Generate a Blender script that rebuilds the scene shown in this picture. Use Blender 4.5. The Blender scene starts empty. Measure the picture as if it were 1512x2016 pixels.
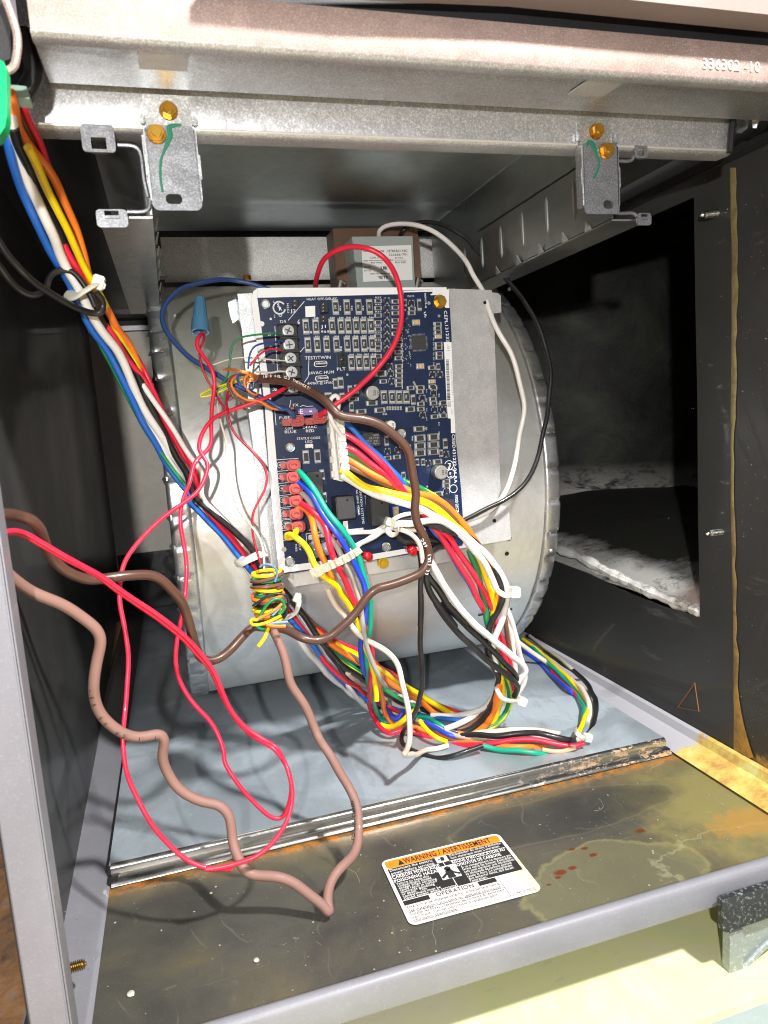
import bpy, bmesh, math, random
from math import sin, cos, pi, sqrt
from mathutils import Vector, Matrix, noise
from mathutils.geometry import tessellate_polygon
random.seed(7)
scene = bpy.context.scene
COL = scene.collection

# ---------------------------------------------------------------- camera
CAM = Vector((.08568, -.28071, .24909))
PITCH, YAW, ROLL, FPX = .13319, .28082, -.07364, 1405.742
FW = Vector((sin(YAW)*cos(PITCH), cos(YAW)*cos(PITCH), -sin(PITCH)))
_r0 = Vector((cos(YAW), -sin(YAW), 0)); _u0 = _r0.cross(FW)
RT = cos(ROLL)*_r0 + sin(ROLL)*_u0
UP = -sin(ROLL)*_r0 + cos(ROLL)*_u0
cd = bpy.data.cameras.new('camera'); cam = bpy.data.objects.new('camera', cd); COL.objects.link(cam)
M = Matrix((RT, UP, -FW)).transposed().to_4x4(); M.translation = CAM
cam.matrix_world = M
cd.sensor_fit = 'VERTICAL'; cd.sensor_height = 24; cd.sensor_width = 18
cd.lens = 24*FPX/2016; cd.clip_start = .005; cd.clip_end = 50
cd.dof.use_dof = True; cd.dof.focus_distance = .48; cd.dof.aperture_fstop = 14.0
scene.camera = cam
scene.cycles.filter_width = 1.1

# ---------------------------------------------------------------- world and lamps
w = bpy.data.worlds.new('World'); scene.world = w; w.use_nodes = True
w.node_tree.nodes['Background'].inputs[0].default_value = (.88, .89, .90, 1)
w.node_tree.nodes['Background'].inputs[1].default_value = .45
def lamp(name, loc, power, size, color, target):
    l = bpy.data.lights.new(name, 'AREA'); l.energy = power; l.shape = 'DISK'; l.size = size; l.color = color
    o = bpy.data.objects.new(name, l); COL.objects.link(o); o.location = loc
    o.rotation_euler = (Vector(target)-Vector(loc)).to_track_quat('-Z', 'Y').to_euler()
    return o
lamp('phone_flash', (.02, -.43, .31), 3.0, .012, (1, .97, .93), (.20, .2, .2))
lamp('work_lamp', (.40, -.40, .78), 15.5, .055, (1, .98, .95), (.24, .12, .06))
scene.view_settings.view_transform = 'Standard'; scene.view_settings.look = 'None'
scene.view_settings.exposure = 0; scene.view_settings.gamma = 1

# ---------------------------------------------------------------- measuring helpers
FR = dict(O=(0, 0, 1), A=(480, 430, 3.436), B=(480, 760, 3.436), C=(280, 500, 5.039), D=(0, 450, 3.1025), E=(0, 950, 3.665),
          G=(380, 1000, 3.78), H=(760, 900, 3.252), I=(0, 1450, 3.024), J=(400, 1450, 3.024), K=(1012, 1400, 3.024),
          L=(900, 380, 2.191), M=(0, 0, 3.024), N=(1000, 0, 2.953), P=(540, 1160, 4.725), Q=(800, 1180, 5.04),
          R=(740, 960, 4.725), S=(0, 150, 4.289), T=(380, 680, 5.04), U=(630, 560, 5.815), V=(630, 740, 5.214),
          X=(150, 170, 4.481), Y=(900, 200, 2.4706), Z=(540, 880, 6.873), W=(880, 540, 2.654), F=(1380, 1680, 6.0), T2=(740, 1620, 3.979))
def px(fr, u, v):
    a = FR[fr]; return a[0]+u/a[2], a[1]+v/a[2]
def ray(x, y): return FW + RT*((x-756)/FPX) - UP*((y-1008)/FPX)
def at(x, y, ax, val):
    d = ray(x, y); i = 'xyz'.index(ax); t = (val-CAM[i])/d[i]
    return CAM + d*t
def fat(fr, u, v, ax, val): return at(*px(fr, u, v), ax, val)

# ---------------------------------------------------------------- materials
def mat(name, base, rough=.5, metal=0., coat=0., trans=0., ior=1.45, sss=0., emis=None):
    m = bpy.data.materials.new(name); m.use_nodes = True
    b = m.node_tree.nodes['Principled BSDF']
    b.inputs['Base Color'].default_value = (*base, 1); b.inputs['Roughness'].default_value = rough
    b.inputs['Metallic'].default_value = metal; b.inputs['Coat Weight'].default_value = coat
    b.inputs['Transmission Weight'].default_value = trans; b.inputs['IOR'].default_value = ior
    if sss:
        b.inputs['Subsurface Weight'].default_value = sss; b.inputs['Subsurface Scale'].default_value = .002
    return m
class NT:
    def __init__(s, m): s.t = m.node_tree; s.b = s.t.nodes['Principled BSDF']; s.tc = None
    def n(s, typ, **kw):
        n = s.t.nodes.new(typ)
        for k, v in kw.items():
            if k in n.inputs.keys(): n.inputs[k].default_value = v
            else: setattr(n, k, v)
        return n
    def l(s, a, b): s.t.links.new(a, b)
    def obj(s):
        if not s.tc: s.tc = s.n('ShaderNodeTexCoord')
        return s.tc.outputs['Object']
    def noise(s, scale, detail=4, rough=.6, stretch=None, dist=0.):
        n = s.n('ShaderNodeTexNoise'); n.inputs['Scale'].default_value = scale; n.inputs['Detail'].default_value = detail
        n.inputs['Roughness'].default_value = rough; n.inputs['Distortion'].default_value = dist
        if stretch:
            mp = s.n('ShaderNodeMapping'); mp.inputs['Scale'].default_value = stretch; s.l(s.obj(), mp.inputs[0]); s.l(mp.outputs[0], n.inputs[0])
        else: s.l(s.obj(), n.inputs[0])
        return n.outputs['Fac']
    def vor(s, scale, feature='F1', stretch=None):
        n = s.n('ShaderNodeTexVoronoi'); n.feature = feature; n.inputs['Scale'].default_value = scale
        if stretch:
            mp = s.n('ShaderNodeMapping'); mp.inputs['Scale'].default_value = stretch; s.l(s.obj(), mp.inputs[0]); s.l(mp.outputs[0], n.inputs[0])
        else: s.l(s.obj(), n.inputs[0])
        return n
    def ramp(s, fac, *stops):
        r = s.n('ShaderNodeValToRGB'); e = r.color_ramp.elements
        while len(e) < len(stops): e.new(.5)
        for i, (p, c) in enumerate(stops):
            e[i].position = p; e[i].color = (*c, 1) if isinstance(c, tuple) else (c, c, c, 1)
        s.l(fac, r.inputs[0]); return r.outputs[0]
    def mix(s, fac, a, b, mode='MIX'):
        m = s.n('ShaderNodeMix'); m.data_type = 'RGBA'; m.blend_type = mode
        for i, v in ((0, fac), (6, a), (7, b)):
            if hasattr(v, 'is_output') or isinstance(v, bpy.types.NodeSocket): s.l(v, m.inputs[i])
            elif i == 0: m.inputs[0].default_value = v
            else: m.inputs[i].default_value = (*v, 1) if isinstance(v, tuple) else (v, v, v, 1)
        return m.outputs[2]
    def math(s, op, a, b=0., clamp=False):
        m = s.n('ShaderNodeMath'); m.operation = op; m.use_clamp = clamp
        for i, v in ((0, a), (1, b)):
            if isinstance(v, bpy.types.NodeSocket): s.l(v, m.inputs[i])
            else: m.inputs[i].default_value = v
        return m.outputs[0]
    def sep(s):
        x = s.n('ShaderNodeSeparateXYZ'); s.l(s.obj(), x.inputs[0]); return x.outputs
    def bump(s, h, strength=.3, dist=.0005):
        b = s.n('ShaderNodeBump'); b.inputs['Strength'].default_value = strength; b.inputs['Distance'].default_value = dist
        s.l(h, b.inputs['Height']); s.l(b.outputs[0], s.b.inputs['Normal'])
    def col(s, c): s.l(c, s.b.inputs['Base Color'])
    def rou(s, c): s.l(c, s.b.inputs['Roughness'])
    def blob(s, cx_, cy_, rx, ry, soft=.15, wob=.35, ns=40., axes=(0, 1), rot=0.):
        """noise-edged ellipse mask in object space (1 inside)"""
        o = s.sep(); a = s.math('SUBTRACT', o[axes[0]], cx_); b = s.math('SUBTRACT', o[axes[1]], cy_)
        if rot:
            c_, s_ = cos(rot), sin(rot)
            a2 = s.math('ADD', s.math('MULTIPLY', a, c_), s.math('MULTIPLY', b, s_))
            b = s.math('SUBTRACT', s.math('MULTIPLY', b, c_), s.math('MULTIPLY', a, s_)); a = a2
        a = s.math('DIVIDE', a, rx); b = s.math('DIVIDE', b, ry)
        d = s.math('SQRT', s.math('ADD', s.math('MULTIPLY', a, a), s.math('MULTIPLY', b, b)))
        d = s.math('ADD', d, s.math('MULTIPLY', s.math('SUBTRACT', s.noise(ns, 5, .6), .5), wob*2))
        mr = s.n('ShaderNodeMapRange'); mr.interpolation_type = 'SMOOTHSTEP'
        s.l(d, mr.inputs[0]); mr.inputs[1].default_value = 1-soft; mr.inputs[2].default_value = 1+soft
        mr.inputs[3].default_value = 1; mr.inputs[4].default_value = 0
        ring = s.math('SUBTRACT', 1., s.math('MULTIPLY', s.math('ABSOLUTE', s.math('SUBTRACT', d, 1.)), 1/.05), True)
        return mr.outputs[0], s.math('MAXIMUM', ring, 0.)

def galv(name, base=(.60, .62, .63), rough=.38, metal=.85, spangle=260, tint=None, dirt=.25, brush=None, wave=22, sk=1.):
    m = mat(name, base, rough, metal); t = NT(m)
    v = t.vor(spangle); n = t.noise(18, 5, .65); n2 = t.noise(900, 3, .7)
    dk = tuple(c*(1-dirt) for c in base)
    c = t.mix(t.ramp(n, (.35, 0.), (.7, 1.)), dk, base)
    g_ = t.n('ShaderNodeRGBToBW'); t.l(v.outputs['Color'], g_.inputs[0]); c = t.mix(.20, c, t.ramp(g_.outputs[0], (.2, .25), (.8, .75)), 'SOFT_LIGHT')
    c = t.mix(t.ramp(t.noise(70, 7, .75, dist=.4), (.60, 0.), (.72, .45)), c, tuple(min(1, x*1.35+.03) for x in base))
    sp_ = t.noise(1500, 2, .5, stretch=(1, 1, 1)); c = t.mix(t.ramp(sp_, (.40, .38*sk), (.50, 0.)), c, tuple(x*.45 for x in base)); c = t.mix(t.ramp(sp_, (.56, 0.), (.66, .55*sk)), c, tuple(min(1, x*1.5+.06) for x in base))
    if tint: c = t.mix(t.ramp(t.noise(9, 5, .6, dist=.4), (.42, 0.), (.68, .8)), c, tint)
    t.col(c)
    r = t.math('ADD', t.math('MULTIPLY', n, .22), rough-.11)
    r = t.math('ADD', r, t.math('MULTIPLY', n2, .10)); t.rou(r)
    wv = t.math('MULTIPLY', t.noise(wave, 3, .55, dist=.6), 17.)
    f_ = t.noise(120, 4, .6, stretch=brush) if brush else t.math('ADD', n2, t.math('MULTIPLY', v.outputs['Distance'], .6))
    t.bump(t.math('ADD', wv, t.math('MULTIPLY', f_, 1.0)), .16, .0004)
    return m
MT = {}
MT['galv'] = galv('galvanised_steel')
MT['galv_soft'] = galv('galvanised_wrap', (.76, .78, .79), .38, .80, 200, (.72, .70, .60), .06, sk=.15)
MT['galv_bright'] = galv('bright_galvanised', (.52, .53, .55), .38, .7, 300, None, .1)
MT['galv_bracket'] = galv('galvanised_bracket', (.27, .28, .30), .42, .7, 200, None, .1)
MT['galv_flange'] = galv('blower_flange_steel', (.74, .74, .73), .6, .3, 200, None, .1)
MT['galv_plate'] = galv('galvanised_plate', (.56, .56, .57), .5, .55, 160, None, .08, (1, 1, .06), sk=.35)
MT['galv_dark'] = galv('shelf_underside', (.58, .66, .70), .30, .85, 200, None, .2, sk=.3, wave=14)
MT['galv_beam'] = galv('pink_reflection_steel', (.42, .32, .28), .5, .3, 300, (.27, .19, .17), .25)  # pink tint stands in for the room reflected in the steel
MT['galv_crimp'] = galv('crimped_edge', (.70, .72, .74), .30, .9, 220, None, .35, sk=.5)
MT['galv_rail'] = galv('rail_steel', (.50, .53, .53), .30, 1.0, 220, (.6, .58, .5), .2)
MT['galv_tan'] = galv('back_panel_steel', (.84, .79, .71), .5, .25, 160, None, .15)
def enamel(name, base, rough=.42, sp=1500, amt=.5, dust=.0):
    m = mat(name, base, rough, 0, .15); t = NT(m)
    n = t.noise(sp, 2, .6); big = t.noise(14, 5, .65)
    c = t.mix(t.ramp(n, (.58, 0.), (.75, amt)), base, tuple(min(1, x*2.6+.015) for x in base))
    c = t.mix(t.ramp(big, (.45, 0.), (.8, .35)), c, tuple(x*1.7+.005 for x in base))
    if dust:
        sc = t.noise(60, 6, .75, stretch=(1, .15, 1)); c = t.mix(t.ramp(sc, (.62, 0.), (.72, dust)), c, (.30, .28, .24))
    t.col(c); t.rou(t.math('ADD', t.math('MULTIPLY', big, .25), rough-.12)); t.bump(n, .25, .0003); return m
MT['dark'] = enamel('dark_grey_enamel', (.036, .036, .035), .40, dust=.25)
MT['near_black'] = enamel('near_black_sheet', (.012, .012, .013), .55)
MT['flange'] = enamel('grey_flange_paint', (.20, .20, .225), .42, 900, .12, .12)
MT['black'] = mat('black_void', (.006, .006, .006), .8)
MT['fold'] = mat('painted_highlight', (.80, .80, .80), .28, .6)  # pale colour for painted highlights along the lip bends
MT['gold'] = mat('yellow_zinc', (.80, .47, .09), .22, 1)
MT['brass_dk'] = mat('brass_thread', (.50, .36, .12), .35, 1)
MT['steel'] = mat('bright_screw_steel', (.72, .72, .70), .25, 1)
MT['tie'] = mat('nylon_tie', (.78, .78, .66), .35, 0, .2, sss=.4)
MT['white_pl'] = mat('white_nylon', (.80, .78, .74), .4, sss=.2)
MT['blackpl'] = mat('black_plastic', (.02, .02, .021), .38)
MT['chip'] = mat('matte_black_resin', (.035, .035, .037), .5)
MT['tin'] = mat('tinned_solder', (.50, .50, .48), .38, .8)
MT['clamp_brown'] = mat('clamp_brown_reflection', (.16, .11, .08), .25, .8)  # brown base stands in for reflections on a dark clamp
MT['outline'] = mat('thin_outline_print', (.42, .45, .50), .5)
MT['cream_pad'] = mat('resistor_end', (.60, .58, .47), .4, .3)
MT['silk'] = mat('white_silkscreen', (.80, .82, .84), .5)
MT['tan'] = mat('ceramic_capacitor', (.62, .40, .20), .4)
MT['ledred'] = mat('red_led', (.60, .01, .015), .15, 0, .8, .3)
MT['amber'] = mat('amber_nut', (.70, .48, .03), .2, .4)
MT['spade'] = mat('pink_insulator', (.62, .13, .12), .3, 0, .4, .35, sss=.2)
MT['fuse'] = mat('violet_fuse', (.34, .25, .55), .25, 0, .3, .3)
MT['nutblue'] = mat('blue_connector_plastic', (.06, .17, .29), .42)
MT['ink'] = mat('black_ink', (.02, .02, .02), .5)
MT['green_ink'] = mat('green_marker', (.01, .16, .09), .5)
MT['greenpl'] = mat('green_plastic', (.0, .36, .11), .35)
MT['orange_ink'] = mat('orange_print', (.85, .24, .01), .45)
MT['copper'] = mat('copper_strands', (.75, .28, .08), .35, .7)
def pcb():
    m = mat('navy_solder_mask', (.008, .026, .10), .38, 0, .05); t = NT(m)
    n = t.noise(140, 5, .7); w_ = t.vor(260, stretch=(1, 1, 1))
    br = t.n('ShaderNodeTexBrick'); mp = t.n('ShaderNodeMapping'); mp.inputs['Rotation'].default_value = (pi/2, 0, 0)
    t.l(t.obj(), mp.inputs[0]); t.l(mp.outputs[0], br.inputs[0]); br.inputs['Scale'].default_value = 90
    br.inputs['Mortar Size'].default_value = .03; br.inputs['Color1'].default_value = (0, 0, 0, 1); br.inputs['Color2'].default_value = (.35, .35, .35, 1); br.inputs['Mortar'].default_value = (1, 1, 1, 1)
    c = t.mix(t.ramp(n, (.4, 0.), (.7, 1.)), (.003, .012, .045), (.006, .020, .070))
    c = t.mix(t.math('MULTIPLY', br.outputs[0], .25), c, (.008, .030, .10)); t.col(c); return m
MT['pcb'] = pcb()
def wiremat(name, base, rough=.32):
    m = mat(name, base, rough, 0, .25, sss=.08); t = NT(m)
    n = t.noise(45, 4, .6); t.col(t.mix(t.ramp(n, (.4, 0.), (.75, .32)), base, tuple(min(1, c*.55+.05) for c in base)))
    t.rou(t.math('ADD', t.math('MULTIPLY', t.noise(300, 3, .6), .22), rough-.08)); return m
WC = dict(red=(.74, .016, .055), darkred=(.42, .008, .03), blue=(.015, .13, .52), navy=(.02, .07, .30), royal=(.015, .06, .55), teal=(.0, .36, .22), green=(.01, .22, .07),
          yellow=(.92, .68, .0), orange=(.92, .22, .02), brown=(.16, .075, .045), ltbrown=(.30, .15, .085), white=(.82, .80, .77),
          cream=(.78, .66, .54), black=(.012, .012, .013), gray=(.42, .40, .36), tan=(.70, .42, .24), deepblue=(.025, .065, .22), lime=(.45, .62, .03),
          cable_brown=(.085, .038, .025), cable_pink=(.25, .135, .11), lightblue=(.14, .28, .55))
for k, c in WC.items(): MT['w_'+k] = wiremat('insulation_'+k, c, .6 if k == 'cable_pink' else .32)

# ---------------------------------------------------------------- mesh helpers
def prop(o, label=None, cat=None, group=None, kind=None):
    if label: o['label'] = label
    if cat: o['category'] = cat
    if group: o['group'] = group
    if kind: o['kind'] = kind
    return o
def thing(name, label, cat, loc=(0, 0, 0), group=None):
    o = bpy.data.objects.new(name, None); COL.objects.link(o); o.location = loc; o.empty_display_size = .02
    return prop(o, label, cat, group)
def link(name, me, parent=None, label=None):
    o = bpy.data.objects.new(name, me); COL.objects.link(o)
    if parent:
        o.parent = parent; top = parent
        v = Vector(); 
        while top: v += top.location; top = top.parent
        o.location = -v + Vector(o.location)
        if parent.parent: pass
    if label: o['label'] = label
    return o
def recenter(o, c):
    """move the object's origin to world point c, keeping its mesh where it is (parents sit unrotated)"""
    c = Vector(c); off = c - world_loc(o)
    o.data.transform(Matrix.Translation(-off)); o.location = Vector(o.location)+off
def world_loc(o):
    v = Vector(); p = o
    while p: v += Vector(p.location); p = p.parent
    return v
def fin(bm, name, m, parent=None, smooth=False, bevel=0, seg=2, label=None, ang=35):
    if bevel:
        ed = [e for e in bm.edges if len(e.link_faces) == 2 and e.calc_face_angle(0) > .5]
        bmesh.ops.bevel(bm, geom=ed, offset=bevel, segments=seg, affect='EDGES', clamp_overlap=True)
    bmesh.ops.recalc_face_normals(bm, faces=bm.faces)
    me = bpy.data.meshes.new(name); bm.to_mesh(me); bm.free()
    if isinstance(m, (list, tuple)):
        for x in m: me.materials.append(x)
    else: me.materials.append(m)
    if smooth or bevel:
        for p in me.polygons: p.use_smooth = True
        me.set_sharp_from_angle(angle=math.radians(ang if not bevel else 50))
    return link(name, me, parent, label)
def box(bm, c, s, R=None):
    g = bmesh.ops.create_cube(bm, size=1)['verts']; S = Matrix.Diagonal((*s, 1))
    T = Matrix.Translation(c) @ (R.to_4x4() if R else Matrix.Identity(4)) @ S
    bmesh.ops.transform(bm, matrix=T, verts=g); return g
def cyl(bm, c, r, h, axis='y', seg=24, r2=None, R=None):
    g = bmesh.ops.create_cone(bm, cap_ends=True, segments=seg, radius1=r, radius2=r if r2 is None else r2, depth=h)['verts']
    rot = {'y': Matrix.Rotation(pi/2, 4, 'X'), 'x': Matrix.Rotation(pi/2, 4, 'Y'), 'z': Matrix.Identity(4)}[axis]
    bmesh.ops.transform(bm, matrix=Matrix.Translation(c) @ (R.to_4x4() if R else Matrix.Identity(4)) @ rot, verts=g); return g
def prism(bm, outer, vec, holes=()):
    """polygon (3-D points, planar) with holes, extruded by vec"""
    loops = [[Vector(p) for p in outer]]+[[Vector(p) for p in h] for h in holes]
    flat = [p for l in loops for p in l]; vec = Vector(vec)
    A = [bm.verts.new(p) for p in flat]; B = [bm.verts.new(p+vec) for p in flat]
    if holes:
        for t in tessellate_polygon(loops):
            try: bm.faces.new([A[i] for i in t]); bm.faces.new([B[i] for i in reversed(t)])
            except ValueError: pass
    else:
        bm.faces.new(A); bm.faces.new(list(reversed(B)))
    k = 0
    for l in loops:
        n = len(l)
        for i in range(n):
            j = (i+1) % n; bm.faces.new((A[k+i], A[k+j], B[k+j], B[k+i]))
        k += n
def rrect(cx_, cz_, w_, h_, r, y, n=5):
    out = []
    for (sx, sz, a0) in ((1, 1, 0), (-1, 1, 90), (-1, -1, 180), (1, -1, 270)):
        for k in range(n+1):
            a = math.radians(a0+90*k/n); out.append(Vector((cx_+sx*(w_/2-r)+r*cos(a), y, cz_+sz*(h_/2-r)+r*sin(a))))
    return out
def sweep_x(bm, prof, x0, x1, th=.0009, n=1):
    """open profile of (y,z) swept along x as a thin sheet"""
    P = [Vector((0, a, b)) for a, b in prof]; N = []
    for i in range(len(P)):
        d = (P[min(i+1, len(P)-1)]-P[max(i-1, 0)]).normalized(); N.append(Vector((0, -d.z, d.y)))
    ring = P+[p+q*th for p, q in reversed(list(zip(P, N)))]
    V = [[bm.verts.new((x0+(x1-x0)*k/n, p.y, p.z)) for p in ring] for k in range(n+1)]
    m = len(ring)
    for k in range(n):
        for i in range(m):
            j = (i+1) % m; bm.faces.new((V[k][i], V[k][j], V[k+1][j], V[k+1][i]))
    bm.faces.new(V[0]); bm.faces.new(list(reversed(V[-1])))
def sweep_y(bm, prof, y0, y1, th=.0009):
    """open profile of (x,z) swept along y"""
    P = [Vector((a, 0, b)) for a, b in prof]; N = []
    for i in range(len(P)):
        d = (P[min(i+1, len(P)-1)]-P[max(i-1, 0)]).normalized(); N.append(Vector((-d.z, 0, d.x)))
    ring = P+[p+q*th for p, q in reversed(list(zip(P, N)))]
    V = [[bm.verts.new((p.x, y, p.z)) for p in ring] for y in (y0, y1)]
    m = len(ring)
    for i in range(m):
        j = (i+1) % m; bm.faces.new((V[0][i], V[0][j], V[1][j], V[1][i]))
    bm.faces.new(V[0]); bm.faces.new(list(reversed(V[1])))
def catmull(P, n):
    out = []; Q = [P[0]*2-P[1]]+P+[P[-1]*2-P[-2]]
    for i in range(1, len(Q)-2):
        p0, p1, p2, p3 = Q[i-1:i+3]
        t0 = 0; t1 = t0+max((p1-p0).length, 1e-6)**.5; t2 = t1+max((p2-p1).length, 1e-6)**.5; t3 = t2+max((p3-p2).length, 1e-6)**.5
        for k in range(n):
            t = t1+(t2-t1)*k/n
            A1 = p0*((t1-t)/(t1-t0))+p1*((t-t0)/(t1-t0)); A2 = p1*((t2-t)/(t2-t1))+p2*((t-t1)/(t2-t1)); A3 = p2*((t3-t)/(t3-t2))+p3*((t-t2)/(t3-t2))
            B1 = A1*((t2-t)/(t2-t0))+A2*((t-t0)/(t2-t0)); B2 = A2*((t3-t)/(t3-t1))+A3*((t-t1)/(t3-t1))
            out.append(B1*((t2-t)/(t2-t1))+B2*((t-t1)/(t2-t1)))
    out.append(P[-1]); return out
def smooth_path(P, it=1):
    for _ in range(it):
        P = [P[0]]+[P[i-1]*.25+P[i]*.5+P[i+1]*.25 for i in range(1, len(P)-1)]+[P[-1]]
    return P
def tube(bm, P, r, seg=10, caps=True, r_of=None, squash=1.):
    n = None; rings = []
    for i, p in enumerate(P):
        d = (P[min(i+1, len(P)-1)]-P[max(i-1, 0)])
        if d.length < 1e-9: d = Vector((0, 0, 1))
        d.normalize()
        if n is None: n = d.orthogonal().normalized()
        n = (n-d*n.dot(d)).normalized(); b = d.cross(n); rr = r_of(i/(len(P)-1)) if r_of else r
        rings.append([bm.verts.new(p+(n*cos(2*pi*k/seg)+b*sin(2*pi*k/seg)*squash)*rr) for k in range(seg)])
    for a, b_ in zip(rings, rings[1:]):
        for k in range(seg): bm.faces.new((a[k], a[(k+1) % seg], b_[(k+1) % seg], b_[k]))
    if caps: bm.faces.new(list(reversed(rings[0]))); bm.faces.new(rings[-1])
def parse(path):
    fr = 'O'; pts = []; join = False
    for tok in path.split():
        if tok in FR: fr = tok; join = bool(pts); continue
        d = None
        if '@' in tok: tok, d = tok.split('@')
        u, v = tok.split(','); x, y = px(fr, float(u), float(v))
        if join and len(pts) > 1:          # two measured stretches overlap: drop points that would double back
            a, b = pts[-2], pts[-1]; e = (b[0]-a[0], b[1]-a[1]); f = (x-b[0], y-b[1]); le = math.hypot(*e); lf = math.hypot(*f)
            if lf < 9 or (e[0]*f[0]+e[1]*f[1])/(le*lf+1e-9) < .35:
                if d is not None and b[2] is None: b[2] = d
                if lf < 60: continue
            join = False
        pts.append([x, y, d])
    return pts
def resolve(pts, dy=0.):
    L = [0]
    for a, b in zip(pts, pts[1:]): L.append(L[-1]+math.hypot(b[0]-a[0], b[1]-a[1]))
    known = []
    for i, p in enumerate(pts):
        if p[2] is not None:
            y = at(p[0], p[1], 'z', float(p[2][1:])).y if p[2][0] == 'z' else float(p[2])
            known.append((L[i], y+dy))
    out = []
    for i, p in enumerate(pts):
        s = L[i]
        if s <= known[0][0]: y = known[0][1]
        elif s >= known[-1][0]: y = known[-1][1]
        else:
            for (a, ya), (b, yb) in zip(known, known[1:]):
                if a <= s <= b: 
                    t = (s-a)/max(b-a, 1e-6); t = t*t*(3-2*t)*.5+t*.5; y = ya+(yb-ya)*t; break
        out.append(at(p[0], p[1], 'y', y))
    return out
def wire(path, color, wpx, parent=None, name='wire', label=None, dy=0., seg=9, sub=6, squash=1., minz=None):
    P = resolve(parse(path), dy)
    if minz is not None: P = [Vector((p.x, p.y, max(p.z, minz))) for p in P]
    d = sum((p-CAM).dot(FW) for p in P)/len(P); r = wpx*.80*d/FPX/2
    bm = bmesh.new(); Ps = smooth_path(catmull(P, sub), 5); sd = sum(map(ord, path))*.37
    Ps = [q+noise.noise_vector(q*55+Vector((sd, 0, 0)))*r*.55 for q in Ps]
    tube(bm, Ps, r, seg, squash=squash)
    return fin(bm, name, MT['w_'+color] if 'w_'+color in MT else MT[color], parent, smooth=True, label=label, ang=70)
def textobj(s, name, size, m, M_, parent=None, ext=.00004, align='LEFT', bold=0., sx=1., label=None):
    cu = bpy.data.curves.new(name, 'FONT'); cu.body = s; cu.size = size; cu.extrude = ext; cu.align_x = align; cu.align_y = 'CENTER'
    cu.offset = bold*size; cu.resolution_u = 2; cu.space_character = 1.05
    o = bpy.data.objects.new(name, cu); COL.objects.link(o)
    bpy.context.view_layer.update()
    me = bpy.data.meshes.new_from_object(o.evaluated_get(bpy.context.evaluated_depsgraph_get()))
    bpy.data.objects.remove(o); bpy.data.curves.remove(cu)
    me.materials.clear(); me.materials.append(m)
    if sx != 1: me.transform(Matrix.Diagonal((sx, 1, 1, 1)))
    me.transform(M_); me.name = name
    return link(name, me, parent, label)
def frame_m(o, xdir, ydir):
    x = Vector(xdir).normalized(); z = x.cross(Vector(ydir)).normalized(); y = z.cross(x)
    m = Matrix((x, y, z)).transposed().to_4x4(); m.translation = o; return m
# ================================================================= the furnace cabinet and the floor round it
W_ = .42; YD = .1257; HD = .0086; YB_ = .742
# floor outside (setting)
def floor_mat():
    m = mat('grimy_floor', (.3, .16, .08), .8); t = NT(m)
    n = t.noise(30, 8, .7, dist=.6); n2 = t.noise(140, 5, .7)
    c = t.ramp(n, (.32, (.06, .045, .04)), (.45, (.32, .17, .09)), (.58, (.50, .24, .09)), (.72, (.42, .36, .32)))
    t.col(t.mix(t.ramp(n2, (.45, 0.), (.7, .5)), c, (.16, .11, .08))); t.bump(n2, .5, .001); return m
def sheet_mat():
    m = mat('stained_pale_sheet', (.8, .78, .6), .45, 0, .1); t = NT(m)
    n = t.noise(12, 6, .6, dist=.5); n2 = t.noise(220, 4, .7)
    c = t.ramp(n, (.3, (.62, .72, .46)), (.47, (.74, .74, .38)), (.58, (.76, .72, .52)), (.7, (.76, .60, .32)))
    c = t.mix(t.ramp(t.noise(70, 7, .8, stretch=(1, 2.5, 1)), (.60, 0.), (.68, .5)), c, (.42, .46, .42))
    c = t.mix(t.ramp(n2, (.68, 0.), (.76, .6)), c, (.35, .20, .08)); t.col(c); t.rou(t.math('ADD', t.math('MULTIPLY', n, .3), .3)); t.bump(n2, .1, .0004); return m
ZF = -.0475
bm = bmesh.new(); box(bm, (0, .8, ZF-.006), (4, 4, .008))
prop(fin(bm, 'floor', floor_mat()), kind='structure')
bm = bmesh.new(); prism(bm, [(.028, -.22, ZF), (.62, -.22, ZF), (.62, .18, ZF), (.028, .18, ZF)], (0, 0, -.0018))
prop(fin(bm, 'metal_sheet', sheet_mat(), bevel=.0006), 'pale sheet with yellow stains lying under the front edge of the cabinet', 'metal sheet')
a = fat('O', 1360, 2030, 'z', ZF+.012); b = fat('O', 1560, 1955, 'z', ZF+.012)
d = (b-a).normalized(); nrm = Vector((d.y, -d.x, 0))
bm = bmesh.new(); prism(bm, [a-d*.05, b+d*.1, b+d*.1+nrm*.1, a-d*.05+nrm*.1], (0, 0, -.011))
prop(fin(bm, 'access_panel', enamel('grey_green_paint', (.30, .36, .34), .5, 500, .1, .2), bevel=.002),
     'grey-green painted panel corner at the bottom right of the frame', 'access panel')

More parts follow.
